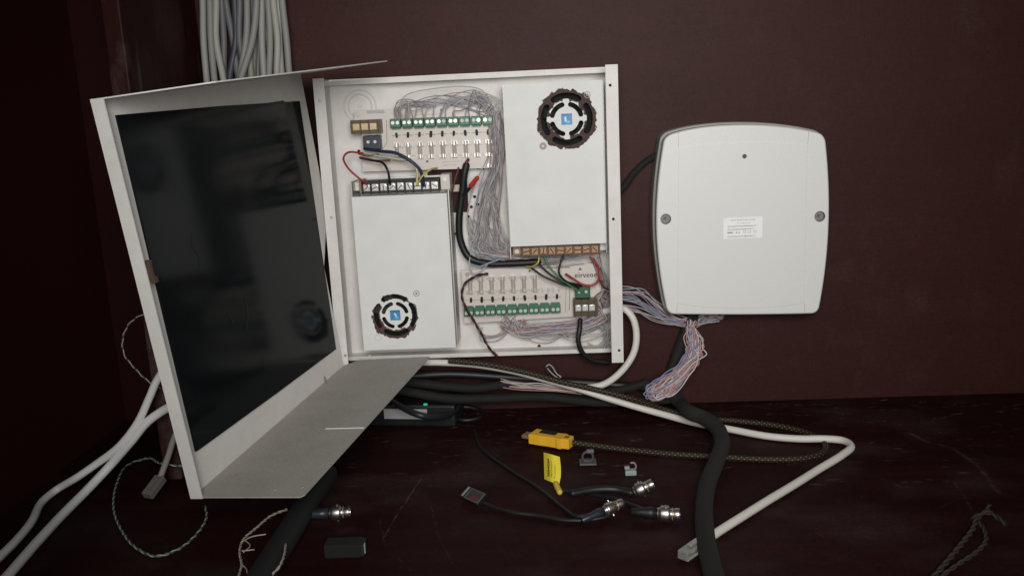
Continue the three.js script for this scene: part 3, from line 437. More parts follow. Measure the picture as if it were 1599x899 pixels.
// ---------- white plastic housing on the wall ----------
{
  const g = thing('junction_box', 'white plastic wall housing with rounded sides and a small printed label', 'junction box');
  const c = W(1161, 345, 0.055), px = (x, y) => { const p = W(x, y, 0.055); return new THREE.Vector2(p.x, p.y); };
  const ctrl = (s, q) => { s.moveTo(...q(1036, 222)); s.quadraticCurveTo(...q(1037, 212), ...q(1048, 208)); s.bezierCurveTo(...q(1105, 189), ...q(1210, 189), ...q(1279, 206)); s.quadraticCurveTo(...q(1289, 208), ...q(1291, 219)); s.bezierCurveTo(...q(1300, 300), ...q(1299, 390), ...q(1281, 482)); s.quadraticCurveTo(...q(1279, 491), ...q(1270, 491)); s.bezierCurveTo(...q(1200, 493), ...q(1120, 493), ...q(1052, 492)); s.quadraticCurveTo(...q(1043, 492), ...q(1041, 483)); s.bezierCurveTo(...q(1020, 390), ...q(1021, 310), ...q(1036, 222)); };
  const sh = (k) => { const s = new THREE.Shape(); ctrl(s, (x, y) => { const p = px(x, y); return [c.x + (p.x - c.x) * k, c.y + (p.y - c.y) * k]; }); return s; };
  part(g, 'rear_shell', new THREE.ExtrudeGeometry(sh(0.99), { depth: 0.028, bevelEnabled: true, bevelSize: 0.003, bevelThickness: 0.002, bevelSegments: 3, curveSegments: 24 }).translate(0, 0, 0.0025), std(0.33, 0.33, 0.29, 0.6));  // greyer than the cover: shade of the sides put into its colour
  const fs = sh(0.972), scp = [[1040, 342], [1281, 338]].map((q) => px(...q)), lp = px(1163, 244);
  for (const p of scp) { const q = new THREE.Path(); q.absarc(p.x, p.y, 0.0068, 0, 6.2832, true); fs.holes.push(q); }
  { const q = new THREE.Path(); q.absarc(lp.x, lp.y, 0.0028, 0, 6.2832, true); fs.holes.push(q); }
  part(g, 'front_cover', new THREE.ExtrudeGeometry(fs, { depth: 0.016, bevelEnabled: true, bevelSize: 0.0028, bevelThickness: 0.0032, bevelSegments: 5, curveSegments: 28 }).translate(0, 0, 0.0352), plastic);
  // raised centre field between the two vertical grooves
  const cs = new THREE.Shape(), q = (x, y) => { const p = px(x, y); return [p.x, p.y]; };
  cs.moveTo(...q(1061, 232)); cs.bezierCurveTo(...q(1110, 222), ...q(1210, 221), ...q(1261, 227)); cs.lineTo(...q(1256, 472)); cs.bezierCurveTo(...q(1210, 483), ...q(1110, 484), ...q(1058, 473)); cs.lineTo(...q(1061, 232));
  { const h = new THREE.Path(); h.absarc(lp.x, lp.y, 0.0028, 0, 6.2832, true); cs.holes.push(h); }
  part(g, 'centre_panel', new THREE.ExtrudeGeometry(cs, { depth: 0.0004, bevelEnabled: true, bevelSize: 0.0006, bevelThickness: 0.0003, bevelSegments: 2, curveSegments: 28 }).translate(0, 0, 0.0544), plastic);
  for (const [xa, ya, xb, yb] of [[1059.5, 206, 1060, 230], [1058, 475, 1057, 489], [1264, 203, 1262, 225], [1257, 474, 1257, 489]]) { const a = px(xa, ya), b = px(xb, yb), m = a.clone().add(b).multiplyScalar(0.5); part(g, 'groove', new THREE.BoxGeometry(0.0008, a.distanceTo(b), 0.0005).rotateZ(Math.atan2(b.y - a.y, b.x - a.x) + Math.PI / 2).translate(m.x, m.y, 0.0545), std(0.5, 0.495, 0.47, 0.5)); }
  for (const p of scp) { const s = part(g, 'screw', disc(0.0064, 0.004, V3(p.x, p.y, 0.046), 20), std(0.2, 0.21, 0.2, 0.5)); part(s, 'cross_slot', merge([new THREE.BoxGeometry(0.0075, 0.0012, 0.001), new THREE.BoxGeometry(0.0012, 0.0075, 0.001)]).rotateZ(0.5).translate(p.x, p.y, 0.0477), std(0.12, 0.12, 0.12, 0.6)); }
  part(g, 'indicator', disc(0.0024, 0.003, V3(lp.x, lp.y, 0.050), 16), std(0.09, 0.09, 0.085, 0.3));
  const a = px(1130, 373), b = px(1191, 338);
  const lab = canvas(512, 300, (k, w, h) => {
    k.fillStyle = '#f1f1f0'; k.fillRect(0, 0, w, h); k.fillStyle = '#77777a';
    k.font = '27px sans-serif'; k.textAlign = 'center'; k.fillText('Switch Mode Power Supply', w / 2, 44);
    scribble(k, 165, 82, 190, 16, '#808083'); k.lineWidth = 3;
    for (const [x, y, l] of [[52, 122, 400], [52, 166, 380], [50, 268, 380]]) for (let i = 0; i < 3; i++) scribble(k, x, y + i * 3, l - 30 * i, 17, '#8a8a8d');
    for (let i = 0; i < 8; i++) scribble(k, 50, 202 + i * 3, 78, 10, '#77777a');
    k.font = 'bold 42px sans-serif'; k.fillText('C\u2009\u0454', 190, 228); k.strokeStyle = '#8a8a8d'; k.lineWidth = 4; k.strokeRect(266, 190, 26, 34); k.beginPath(); k.arc(342, 212, 18, 0, 6.3); k.stroke(); k.strokeRect(400, 198, 34, 26);
  });
  part(g, 'label', planarUV(box(a.x, b.x, a.y, b.y, 0.0551, 0.0554), a.x, a.y, b.x - a.x, b.y - a.y), new THREE.MeshStandardMaterial({ map: lab, roughness: 0.45 }), 'small white printed label');
  finish(g);
}
single('cable', tube(wp([[1034, 238, .012], [1012, 250, .012], [990, 270, .014], [976, 290, .02], [965, 300, .024]]), 0.0042, 50, 10), blackMatte, 'dark cable curving from the power box to the left side of the white housing', 'cable');

// ---------- wires on the right of the steel box ----------
bundle('wire_bundle', 'loose grey and mauve wires bulging from the box flange to under the white housing', 'wire bundle', 22, 0.008, 0.0007, [...strandMats, pinkMats[0], pinkMats[3]], (t) => [[950, 452 + 20 * t, .03], [975, 452 + 26 * t, .028], [1000, 455 + 30 * t, .026], [1022, 474 + 22 * t, .022], [1045, 492 + 8 * t, .02], [1066, 501, .018], [1082, 503, .016], [1100, 498, .014], [1122, 492, .012]], 0.7);
bundle('wire_bundle', 'pink and blue wire loops hanging below the white housing', 'wire bundle', 30, 0.0065, 0.00095, pinkMats, (t) => { const s = rr(-10, 8); return [[1080, 508, .024], [1084 + s, 530, .034], [1088 + s, 550 + 6 * t, .042], [1066 + s + 12 * t, 575, .05], [1036 + 24 * t + s * 0.4, 592 + 8 * t, .054], [1014 + 22 * t, 606 + 6 * t, .056], [1012 + 18 * t, 618 - 2 * t, .056], [1036 + 10 * t, 616 - 4 * t, .056], [1062 + s, 590, .052], [1080 + s, 560, .044], [1084, 532, .034]]; }, 1.5);
single('cable', tube([W(945, 486, .03), W(972, 481, .036), W(987, 494, .04), W(994, 520, .042), W(990, 550, .044), W(972, 578, .046), W(945, 599, .046), W(915, 606, .044)], 0.0046, 60, 12), whiteCable, 'short white cable looping out behind the right flange of the box', 'cable');
single('cable', tube(wp([[580, 590, .05], [650, 598, .05], [740, 606, .05], [800, 600, .044], [870, 606, .04], [930, 614, .04], [980, 606, .034], [1010, 598, .03]]), 0.006, 60, 10), blackMatte, 'black cable lying along the wall behind the white cable', 'cable');
single('cable', tube(wp([[570, 600, .055], [640, 612, .062], [700, 622, .06], [770, 622, .05], [850, 620, .045], [930, 628, .04], [1010, 626, .036], [1060, 622, .03]]), 0.0062, 70, 10), blackMatte, 'lower black cable lying at the foot of the wall under the box', 'cable');
single('cable', tube(wp([[540, 586, .04], [620, 588, .04], [700, 584, .036], [780, 588, .032], [860, 594, .03], [950, 600, .03], [1020, 606, .03]]), 0.0055, 70, 10), black, 'upper black cable close under the box, behind the braided cable', 'cable');
bundle('wire_bundle', 'pale pink wire strands lying along the wall under the box', 'wire bundle', 14, 0.005, 0.0007, pinkMats, (t) => [[784, 594 + 10 * t, .05], [812, 600 + 6 * t, .052], [840, 604, .052], [870, 606, .05], [905, 610, .046]], 0.6);
{
  const a = W(866, 582, .03);
  const pts = [[853, 572], [857, 569], [862, 572], [870, 584], [876, 588], [872, 590], [862, 583], [855, 575]].map(([x, y]) => W(x, y, .03));
  single('wire_clip', tube(pts, 0.0009, 40, 6), std(0.35, 0.37, 0.38, 0.4), 'small grey bent wire clip against the wall below the box', 'clip');
}

// ---------- cables on the desk ----------
{
  const g = thing('network_cable', 'long white network cable with a clear plug crossing the desk to the right', 'network cable');
  const pts = [W(640, 566, .055), W(690, 566, .06), W(740, 569, .06), W(800, 579, .06), W(850, 592, .06), W(900, 606, .062), W(950, 622, .064), W(1000, 637, .066), D(1040, 648, .012), D(1085, 660, .008), D(1140, 670, .006), D(1200, 681, .0055), D(1250, 685, .006), D(1290, 685, .008), D(1318, 688, .009), D(1330, 697, .009), D(1316, 710, .008), D(1280, 732, .0055), D(1240, 757, .005), D(1200, 781, .005), D(1160, 806, .005), D(1122, 830, .005), D(1108, 840, .005)];
  part(g, 'jacket', tube(pts, 0.0044, 220, 14), whiteCable);
  const t = W(1025, 644, .066); part(g, 'marker_ring', new THREE.TorusGeometry(0.0052, 0.0009, 6, 18).rotateY(1.2).translate(t.x, t.y, t.z), black);
  const a = D(1104, 842, .006), b = D(1066, 868, .006), d = b.clone().sub(a), m = a.clone().add(b).multiplyScalar(0.5), ang = -Math.atan2(d.z, d.x);
  const clear = new THREE.MeshPhysicalMaterial({ color: new THREE.Color().setRGB(0.62, 0.62, 0.6), roughness: 0.2, transmission: 0.75, thickness: 0.003, ior: 1.45 });
  const R = (q) => q.rotateY(ang).translate(m.x, m.y, m.z), L = d.length();
  const plug = part(g, 'plug', R(rbox(L, 0.009, 0.0118, 0.0012)), clear, 'clear network plug');
  part(plug, 'latch', R(rbox(0.016, 0.0012, 0.006, 0.0004, V3(0.002, 0.0062, 0))), clear);
  part(plug, 'contacts', R(merge([...Array(8)].map((_, k) => new THREE.BoxGeometry(0.006, 0.0035, 0.0005).translate(L / 2 - 0.004, 0.0015, -0.0042 + k * 0.0012)))), brass);
  part(plug, 'wires', R(merge([...Array(8)].map((_, k) => new THREE.CylinderGeometry(0.0004, 0.0004, L * 0.7, 5).rotateZ(Math.PI / 2).translate(-0.002, 0.0008, -0.0038 + k * 0.0011)))), strandMats[3]);
  finish(g);
}
{ // braided video cable
  const braid = canvas(64, 64, (k) => { k.fillStyle = '#0e0c0b'; k.fillRect(0, 0, 64, 64); k.fillStyle = '#9a7028'; for (const [x, y] of [[2, 4], [34, 36]]) { k.fillRect(x, y, 15, 10); } k.fillStyle = '#29241f'; for (const [x, y] of [[34, 4], [2, 36]]) k.fillRect(x, y, 16, 10); });
  braid.wrapS = braid.wrapT = THREE.RepeatWrapping; braid.repeat.set(130, 4);
  const g = thing('video_cable', 'braided black and gold cable with a yellow plug looping over the desk', 'cable');
  const pts = [W(700, 563, .07), W(760, 569, .072), W(820, 581, .072), W(880, 597, .072), W(930, 608, .072), W(985, 622, .074), D(1040, 640, .012), D(1090, 652, .006), D(1150, 657, .004), D(1210, 664, .0035), D(1258, 675, .0035), D(1288, 692, .0035), D(1284, 708, .0035), D(1250, 716, .0035), D(1190, 717, .0035), D(1120, 713, .0035), D(1050, 709, .0035), D(980, 702, .0035), D(930, 696, .005), D(888, 690, .008)];
  part(g, 'jacket', tube(pts, 0.0036, 260, 12, false), new THREE.MeshStandardMaterial({ map: braid, roughness: 0.7 }));
  const a = D(833, 681, .009), b = D(891, 691, .009), d = b.clone().sub(a), m = a.clone().add(b).multiplyScalar(0.5), ang = -Math.atan2(d.z, d.x), L = d.length(), R = (q) => q.rotateY(ang).translate(m.x, m.y, m.z);
  const ye = std(0.82, 0.45, 0.03, 0.4);
  const prof = poly([[-L / 2, -0.0095], [-L * 0.22, -0.0095], [-L * 0.05, -0.0085], [L * 0.2, -0.0085], [L * 0.24, -0.0095], [L * 0.32, -0.0095], [L * 0.34, -0.007], [L * 0.5, -0.006], [L * 0.5, 0.006], [L * 0.34, 0.007], [L * 0.32, 0.0095], [L * 0.24, 0.0095], [L * 0.2, 0.0085], [-L * 0.05, 0.0085], [-L * 0.22, 0.0095], [-L / 2, 0.0095]]);
  const body = part(g, 'plug', R(new THREE.ExtrudeGeometry(prof, { depth: 0.011, bevelEnabled: true, bevelSize: 0.001, bevelThickness: 0.001, bevelSegments: 3 }).translate(0, 0, -0.0055).rotateX(-Math.PI / 2)), ye, 'yellow plug body');
  part(body, 'grip', R(rbox(L * 0.44, 0.003, 0.0115, 0.0013, V3(-L * 0.12, 0.0061, -0.0045))), black);
  for (const k of [0.38, 0.44]) part(body, 'relief_slot', R(new THREE.BoxGeometry(0.0014, 0.0016, 0.006).translate(L * k, 0.0062, 0)), black);
  part(body, 'metal_tip', R(merge([rbox(0.013, 0.0045, 0.014, 0.0008, V3(-L / 2 - 0.007, 0, 0))])), copper);
  finish(g);
}
const clothTex = tex(256, 256, (x, y) => { const v = 0.5 + 0.5 * Math.sin((x + y) * 0.8) * Math.sin((x - y) * 0.8); return [v, v, v]; }, false); clothTex.repeat.set(60, 6);
single('cable_sleeve', tube([W(1082, 490, .012), W(1078, 505, .014), W(1069, 530, .016), W(1058, 560, .018), W(1050, 590, .022), W(1052, 614, .034), W(1064, 631, .05), D(1082, 646, .034), D(1098, 652, .033), D(1120, 668, .03), D(1128, 690, .024), D(1120, 718, .018), D(1107, 750, .012), D(1100, 785, .0105), D(1101, 830, .0105), D(1108, 870, .0105), D(1122, 920, .0105), D(1150, 985, .0105)], 0.0092, 180, 18), std(0.017, 0.0155, 0.0145, 0.8, { bumpMap: clothTex, bumpScale: 0.0005 }), 'thick black woven cable sleeve from under the white housing snaking forward over the white cable', 'cable sleeve');
single('cable', tube([D(510, 740, .0125), D(482, 780, .0125), D(455, 825, .0125), D(425, 872, .0125), D(392, 925, .0125), D(350, 990, .0125)], 0.0125, 60, 16), std(0.012, 0.012, 0.0125, 0.7), 'thick black cable leading forward from under the dusty cover flange', 'cable');

function bnc(label, pa, pb, scale, bodyMat, bodyLen) {           // metal bayonet connector from a to b, boot behind it
  const g = thing('coax_connector', label, 'connector', 'coax connectors on the desk');
  const d = pb.clone().sub(pa), L = d.length(), q = new THREE.Quaternion().setFromUnitVectors(V3(0, 1, 0), d.clone().normalize());
  const T = (geo) => geo.applyQuaternion(q).translate(pa.x, pa.y, pa.z), lat = (pts) => T(new THREE.LatheGeometry(pts.map(([r, y]) => new THREE.Vector2(r * scale, y * L)), 20));
  part(g, 'shell', lat([[0, 0], [.0052, 0], [.0055, .04], [.0055, .12], [.0066, .14], [.0078, .2], [.0078, .5], [.0068, .56], [.0052, .58], [.0052, .76], [.0060, .78], [.0060, .96], [.0056, 1], [.0044, 1], [.0044, .7], [0, .7]]), steel);
  part(g, 'ring', T(new THREE.TorusGeometry(.0057 * scale, .0006, 6, 20).rotateX(Math.PI / 2).translate(0, L * 0.68, 0)), brass);
  for (const s of [-1, 1]) part(g, 'lug', T(new THREE.CylinderGeometry(.0011, .0011, .004, 8).rotateZ(Math.PI / 2).translate(s * .0075 * scale, L * 0.4, 0)), steel);
  part(g, 'pin', lat([[0, .7], [.0009, .7], [.0009, .95], [0, .98]]), brass);
  if (bodyLen) { const b = part(g, 'boot', T(new THREE.LatheGeometry([[0, -bodyLen], [.0035, -bodyLen], [.0045, -bodyLen * 0.6], [.0058, -bodyLen * 0.3], [.0060, -0.001], [0, -0.001]].map(([r, y]) => new THREE.Vector2(r * scale, y)), 18)), bodyMat); }
  return finish(g);
}
const blueBlack = std(0.018, 0.021, 0.032, 0.4);
bnc('silver coax connector with a dark boot lying below the cover flange', D(514, 801, .009), D(546, 799, .009), 1.0, blueBlack, 0.034);
bnc('silver coax connector pointing right beside the thick black sleeve', D(1026, 801, .009), D(1062, 803, .009), 1.05, black, 0.026);
bnc('silver coax connector standing tilted, the rearmost of the group', D(990, 768, .010), D(1020, 755, .019), 1.0, black, 0.006);
bnc('silver coax connector with a glossy blue-black boot, nearest the yellow tag', D(942, 798, .009), D(972, 785, .012), 0.85, blueBlack, 0.026);
single('cable', tube([D(740, 672, .003), D(752, 700, .003), D(790, 730, .003), D(840, 762, .003), D(878, 792, .003), D(900, 806, .004), D(925, 803, .007)], 0.0022, 90, 8), black, 'thin black cable trailing across the desk to the connectors', 'cable');
single('cable', tube([D(752, 783, .006), D(770, 792, .003), D(800, 800, .003), D(840, 805, .0028), D(880, 812, .003), D(915, 812, .004), D(948, 806, .005), D(958, 798, .006)], 0.0022, 80, 8), black, 'thin black lead running from the small framed plug to the connectors', 'cable');
single('cable', tube([D(880, 766, .003), D(915, 770, .004), D(955, 778, .006), D(990, 790, .008), D(1010, 798, .009), D(1024, 801, .009)], 0.0026, 70, 8), black, 'black lead from the yellow tag to the right-hand connector', 'cable');
single('cable', tube([D(895, 770, .012), D(930, 764, .012), D(962, 764, .011), D(985, 769, .010)], 0.0042, 50, 8), black, 'black lead into the rearmost tilted connector', 'cable');
{
  const g = thing('plug', 'small dark framed plug lying alone on the desk left of the connectors', 'plug');
  const a = D(724, 772, .007), b = D(756, 782, .007), d = b.clone().sub(a), m = a.clone().add(b).multiplyScalar(0.5), L = d.length(), q = new THREE.Euler(0.5, -Math.atan2(d.z, d.x) - 0.15, 0, 'YXZ');
  const R = (k) => k.applyQuaternion(new THREE.Quaternion().setFromEuler(q)).translate(m.x, m.y + .001, m.z);
  part(g, 'body', R(rbox(L, 0.006, 0.016, 0.0012)), black);
  const fr = [[-L / 2 + .007, -L / 2 + .008, -.007, .007], [L / 2 - .0015, L / 2 - .0005, -.007, .007], [-L / 2 + .008, L / 2 - .0015, -.007, -.006], [-L / 2 + .008, L / 2 - .0015, .006, .007]];
  part(g, 'frame', R(merge(fr.map(([x0, x1, z0, z1]) => box(x0, x1, .003, .0038, z0, z1)))), std(0.10, 0.095, 0.10, 0.5));
  part(g, 'window', R(box(-L / 2 + .008, L / 2 - .0015, .003, .0033, -.006, .006)), std(0.04, 0.035, 0.037, 0.4));
  part(g, 'red_mark', R(box(-L / 2 + .014, L / 2 - .003, .0033, .0036, .001, .0055)), std(0.10, 0.03, 0.03, 0.5));
  part(g, 'metal_edge', R(box(-L / 2 + .001, -L / 2 + .004, .003, .0036, -.007, .006)), std(0.2, 0.22, 0.2, 0.4)); finish(g);
}
{ // yellow flag label round a lead
  const P = (x, y, h) => D(x, y, h), o = [[849, 708], [862, 710], [874, 714], [876, 736], [872, 753], [876, 757], [876, 766], [869, 768], [863, 757], [849, 748]];
  const base = [D(849, 762, .004), D(876, 768, .004)];
  const n = 14, mrow = 10, pos = [], uv = [], idx = [];
  const q = (u, v) => { const L = [849 + 1.0 * v, 706 + 42 * v], Rr = [874 + 2 * Math.sin(v * 3) - 4 * Math.max(0, v - 0.7), 713 + 44 * v]; return [L[0] + (Rr[0] - L[0]) * u, L[1] + (Rr[1] - L[1]) * u]; };
  for (let j = 0; j <= mrow; j++) for (let i = 0; i <= n; i++) { const [x, y] = q(i / n, j / mrow), h = .026 - .022 * j / mrow + .0025 * Math.sin(i / n * 3.1); const p = D(x, y, h); pos.push(p.x, p.y, p.z); uv.push(i / n, 1 - j / mrow); }
  for (let j = 0; j < mrow; j++) for (let i = 0; i < n; i++) { const a = j * (n + 1) + i; idx.push(a, a + n + 1, a + 1, a + 1, a + n + 1, a + n + 2); }
  const f = new THREE.BufferGeometry(); f.setAttribute('position', new THREE.Float32BufferAttribute(pos, 3)); f.setAttribute('uv', new THREE.Float32BufferAttribute(uv, 2)); f.setIndex(idx); f.computeVertexNormals();
  const map = canvas(128, 224, (k, w, h) => { k.fillStyle = '#e2cf3c'; k.fillRect(0, 0, w, h); k.save(); k.translate(30, 190); k.rotate(-Math.PI / 2); for (let l = 0; l < 3; l++) for (let i = 0; i < (l ? 2 : 4); i++) scribble(k, 0, l * 26 + i * 3, 150 - l * 14, l ? 9 : 15, l ? '#7d7326' : '#3a3410'); k.restore(); });
  const g = thing('cable_tag', 'yellow paper tag with faint dark lettering folded up round a lead', 'cable tag');
  part(g, 'flag', f, new THREE.MeshStandardMaterial({ map, roughness: 0.6, side: THREE.DoubleSide }));
  part(g, 'tail', tube([D(868, 755, .006), D(871, 762, .005), D(874, 768, .004)], 0.0034, 16, 10), std(0.6, 0.45, 0.06, 0.6));
  finish(g);
}
{
  const g = thing('cable_clip', 'grey square cable clip under the braided cable', 'clip'), p = D(918, 716, .006);
  part(g, 'plate', rbox(0.020, 0.0025, 0.017, 0.0008, V3(p.x, .0018, p.z)).applyMatrix4(new THREE.Matrix4()), std(0.08, 0.085, 0.092, 0.5));
  part(g, 'loop', new THREE.TorusGeometry(0.0062, 0.0016, 8, 20).translate(p.x, .0085, p.z), std(0.06, 0.062, 0.066, 0.5));
  part(g, 'head', rbox(0.009, 0.004, 0.005, 0.001, V3(p.x + .003, .0155, p.z)), std(0.12, 0.12, 0.12, 0.5)); finish(g);
}
{
  const g = thing('cable_clip', 'tiny pale teal broken clip behind the tilted connector', 'clip'), p = D(985, 736, .004);
  part(g, 'base', rbox(0.013, 0.006, 0.009, 0.0012, V3(p.x, .0033, p.z)), std(0.26, 0.33, 0.32, 0.5));
  part(g, 'hook', tube([V3(p.x + .004, .005, p.z), V3(p.x + .0062, .010, p.z), V3(p.x + .004, .0145, p.z), V3(p.x + .0005, .0145, p.z)], 0.0011, 20, 6), std(0.22, 0.2, 0.2, 0.5));
  part(g, 'chip', rbox(0.006, 0.003, 0.005, 0.0008, V3(p.x - .004, .0085, p.z - .001)), std(0.3, 0.28, 0.26, 0.5)); finish(g);
}
{
  const g = thing('adapter', 'black power adapter with a lit green light under the box', 'power adapter');
  const m = V3(-0.195, 0, 0.035), R = (k) => k.rotateY(-0.12).translate(m.x, m.y, m.z);
  part(g, 'case', R(rbox(0.125, 0.032, 0.058, 0.004, V3(0, .016, 0))), black);
  part(g, 'label', R(box(-.036, .024, .012, .026, .0291, .0294)), new THREE.MeshStandardMaterial({ roughness: 0.4, map: canvas(256, 64, (k, w, h) => { k.fillStyle = '#aaaaac'; k.fillRect(0, 0, w, h); for (let i = 0; i < 6; i++) scribble(k, 8, 8 + i * 9, 100, 7, '#55555a'); }) }), 'silver print label');
  const led = new THREE.MeshStandardMaterial({ color: 0x052010, emissive: new THREE.Color(0.015, 0.42, 0.2), emissiveIntensity: 1, roughness: 0.4 });
  const lp = D(664, 630.5, .0335); part(g, 'indicator_light', rbox(.0052, .0022, .004, .0009, V3(lp.x, .0328, lp.z)), led, 'lit green indicator');
  finish(g);
  const pl = new THREE.PointLight(new THREE.Color(0.03, 1, 0.42), 0.00002, 0.2); pl.position.set(lp.x, .0375, lp.z); pl.castShadow = true; scene.add(pl);
}
single('cable', tube([D(606, 622, .045), D(630, 637, .042), D(655, 648, .038), D(680, 651, .030), D(706, 644, .022), D(716, 628, .024), D(706, 610, .03), D(680, 600, .036), D(640, 600, .04)], 0.0042, 80, 10), std(0.016, 0.017, 0.02, 0.45), 'black cord coiled over the power adapter', 'cable');
single('cable', tube([D(700, 648, .006), D(725, 656, .004), D(748, 652, .004), D(752, 642, .005), D(735, 636, .008), D(700, 634, .012)], 0.003, 60, 8), black, 'thin black cord loop on the desk right of the adapter', 'cable');
{
  const g = thing('usb_block', 'small black block with a pale edge lying below the coax connector', 'adapter block');
  const a = D(508, 855, .008), b = D(566, 853, .008), m = a.clone().add(b).multiplyScalar(0.5), L = a.distanceTo(b), R = (k) => k.rotateY(0.02).translate(m.x, .0075, m.z);
  part(g, 'body', R(rbox(L, 0.014, 0.018, 0.002)), std(0.006, 0.0055, 0.0055, 0.9));
  part(g, 'collar', R(rbox(0.003, 0.012, 0.016, 0.0008, V3(L / 2 + .001, 0, 0))), std(0.02, 0.018, 0.018, 0.5));
  part(g, 'edge', R(rbox(0.0008, 0.010, 0.004, 0.0003, V3(L / 2 + .003, 0.001, 0.004))), std(0.3, 0.42, 0.4, 0.4)); finish(g);
}

// ---------- cables at the left ----------
single('cable', tube([W(300, 560, .25), W(262, 572, .25), W(245, 593, .25), W(232, 622, .25), W(214, 660, .25), W(185, 697, .25), W(150, 724, .25), W(118, 746, .255), D(88, 764, .008), D(66, 782, .005), D(48, 815, .005), D(26, 842, .005), D(0, 868, .005), D(-40, 905, .005), D(-90, 950, .005)], 0.0044, 130, 14), whiteDim, 'upper of two white cables running off at the left, with a kink', 'cable');
single('cable', tube([W(310, 610, .26), W(275, 630, .255), W(252, 642, .25), W(228, 660, .25), W(205, 688, .25), W(170, 728, .25), D(135, 765, .016), D(100, 800, .008), D(60, 843, .006), D(12, 898, .006), D(-40, 956, .006), D(-90, 1010, .006)], 0.0050, 130, 14), whiteDim, 'lower and straighter of two white cables running off at the left', 'cable');
{
  const g = thing('network_lead', 'dingy grey network lead end with its plug behind the cover corner', 'network cable');
  const lift = Math.atan2(0.014, 0.03); const gm = std(0.30, 0.29, 0.25, 0.55);
  part(g, 'jacket', tube([W(290, 650, .25), W(272, 682, .25), W(262, 712, .25), W(250, 744, .252)], 0.0035, 40, 10), gm);
  const a = W(250, 744, .252), b = D(230, 776, .006), d = b.clone().sub(a), m = a.clone().add(b).multiplyScalar(0.5), R = (k) => k.rotateZ(-lift).rotateY(-Math.atan2(d.z, d.x)).translate(m.x, m.y, m.z);
  part(g, 'plug', R(rbox(d.length(), .009, .013, .0012)), std(0.16, 0.15, 0.13, 0.3)); part(g, 'plug_latch', R(rbox(d.length() * .6, .0012, .006, .0004, V3(0, .0062, 0))), std(0.16, 0.15, 0.13, 0.3)); finish(g);
}
function pair(name, label, pts, r, m1, m2, pitch = 0.014) {
  const g = thing(name, label, 'wire'), [a, b] = twist(pts, r * 0.95, r, pitch);
  part(g, 'strand', a, m1); part(g, 'strand', b, m2); return g;
}
const wireWhite = std(0.36, 0.36, 0.33, 0.5), wireDark = std(0.05, 0.06, 0.05, 0.5);
finish(pair('twisted_wire', 'thin twisted wire loop sticking out behind the cover edge, the upper loop', [W(245, 486, .235), W(222, 491, .235), W(202, 504, .235), W(191, 528, .235), W(193, 553, .235), W(208, 573, .235), W(232, 596, .235), W(250, 606, .235)], 0.0006, wireWhite, wireDark));
finish(pair('twisted_wire', 'thin twisted white and green wire loop on the desk under the cover corner', [D(320, 790, .002), D(322, 808, .002), D(308, 832, .002), D(280, 856, .002), D(246, 868, .002), D(212, 855, .002), D(188, 825, .002), D(177, 793, .002), D(182, 755, .002), D(200, 725, .002), D(226, 716, .002), W(254, 724, .23), W(285, 728, .235)], 0.0008, wireWhite, std(0.05, 0.13, 0.08, 0.5)));
{
  const cream = std(0.42, 0.36, 0.27, 0.5), g = pair('twisted_wire', 'frayed cream twisted wire at the bottom edge beside the thick black cable', [D(448, 795, .004), D(425, 804, .003), D(400, 824, .003), D(380, 842, .003), D(374, 862, .003), D(377, 882, .003), D(371, 905, .003), D(368, 930, .003)], 0.0008, cream, std(0.3, 0.26, 0.22, 0.5));
  for (const l of [[[377, 846], [392, 838], [414, 834]], [[380, 862], [390, 852], [380, 842]], [[376, 880], [384, 888], [386, 896]], [[378, 860], [396, 858]]]) part(g, 'strand', tube(l.map(([x, y]) => D(x, y, .004)), 0.0007, 16, 5), cream);
  finish(g);
}
finish(pair('twisted_wire', 'short pale wire end on the thick black cable at the bottom edge', [D(446, 850, .022), D(443, 868, .024), D(436, 884, .022), D(424, 897, .016), D(410, 912, .010)], 0.0007, std(0.34, 0.31, 0.28, 0.5), std(0.28, 0.26, 0.24, 0.5)));
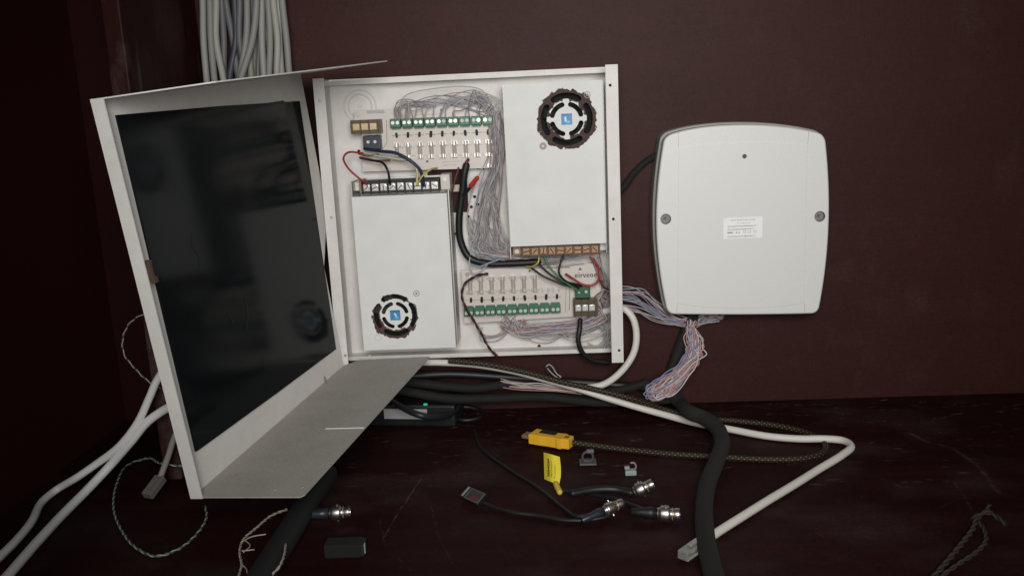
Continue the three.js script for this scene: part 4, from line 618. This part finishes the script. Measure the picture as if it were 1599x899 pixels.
{
  const m = std(0.035, 0.024, 0.022, 0.9), g = pair('twine', 'dim dusty twine loops lying at the lower right of the desk', [D(1455, 905, .002), D(1475, 882, .002), D(1500, 852, .002), D(1520, 826, .002), D(1528, 808, .002), D(1545, 800, .002), D(1572, 818, .002)], 0.0014, m, m, 0.028);
  for (const l of [[[1470, 900], [1498, 880], [1525, 862], [1540, 845], [1538, 828], [1530, 815]], [[1520, 810], [1528, 806], [1542, 796], [1546, 788]], [[1518, 810], [1530, 803]]]) for (const q of twist(l.map(([x, y]) => D(x, y, .002)), .0011, .0012, .026)) part(g, 'strand', q, m);
  finish(g);
}

// ---------- grey network cables hanging behind the cover ----------
{
  const list = [[316, 322, .03], [327, 334, .034], [337, 348, .03], [345, 349, .018], [352, 372, .014], [366, 358, .016], [374, 384, .02], [385, 374, .036], [397, 402, .016], [386, 392, .026], [400, 376, .040], [392, 396, .02], [408, 412, .03], [418, 420, .034], [426, 432, .036], [434, 440, .03], [440, 452, .034], [412, 436, .02]];
  const ord = ['leftmost', 'second from the left', 'third from the left', 'fourth from the left', 'fifth from the left', 'sixth from the left', 'fifth from the right', 'fourth from the right', 'third from the right', 'second from the right', 'rightmost'];
  const rank = (i, far) => list.map((q, k) => [q[0] + q[1], k]).filter(([, k]) => k !== 5 && k !== 9 && (list[k][2] < 0.022) === far).sort((a, b) => a[0] - b[0]).findIndex((q) => q[1] === i);
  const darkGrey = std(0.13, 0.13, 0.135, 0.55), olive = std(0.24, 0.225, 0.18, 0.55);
  list.forEach(([xa, xb, z], i) => {
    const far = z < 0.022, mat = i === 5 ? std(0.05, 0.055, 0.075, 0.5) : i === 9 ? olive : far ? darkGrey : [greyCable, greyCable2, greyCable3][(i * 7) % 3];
    const m = (xa + xb) / 2 + rr(-5, 5), k = (xb - xa) * 0.5;
    single('network_cable', tube([W(xa - 4, -60, z), W(xa, 0, z), W(m - k * 0.3, 62, z + .002), W(xb, 122, z + .004), W(xb + k + 2, 170, z), W(xb + 4, 230, z - .003)], 0.0042, 60, 10), mat,
      i === 5 ? 'dark blue-black cable among the grey cables at the top left' : i === 9 ? 'olive grey cable in the middle of the hanging grey cables' : far ? `dark grey cable behind the hanging bunch, ${ord[rank(i, true)]} among the dark ones` : `light grey cable of the hanging bunch, ${ord[rank(i, false)]} among the light ones`, 'network cable', far ? 'dark grey network cables at the back of the bunch' : 'light grey network cables in the hanging bunch');
  });
}
renderer.render(scene, camera);
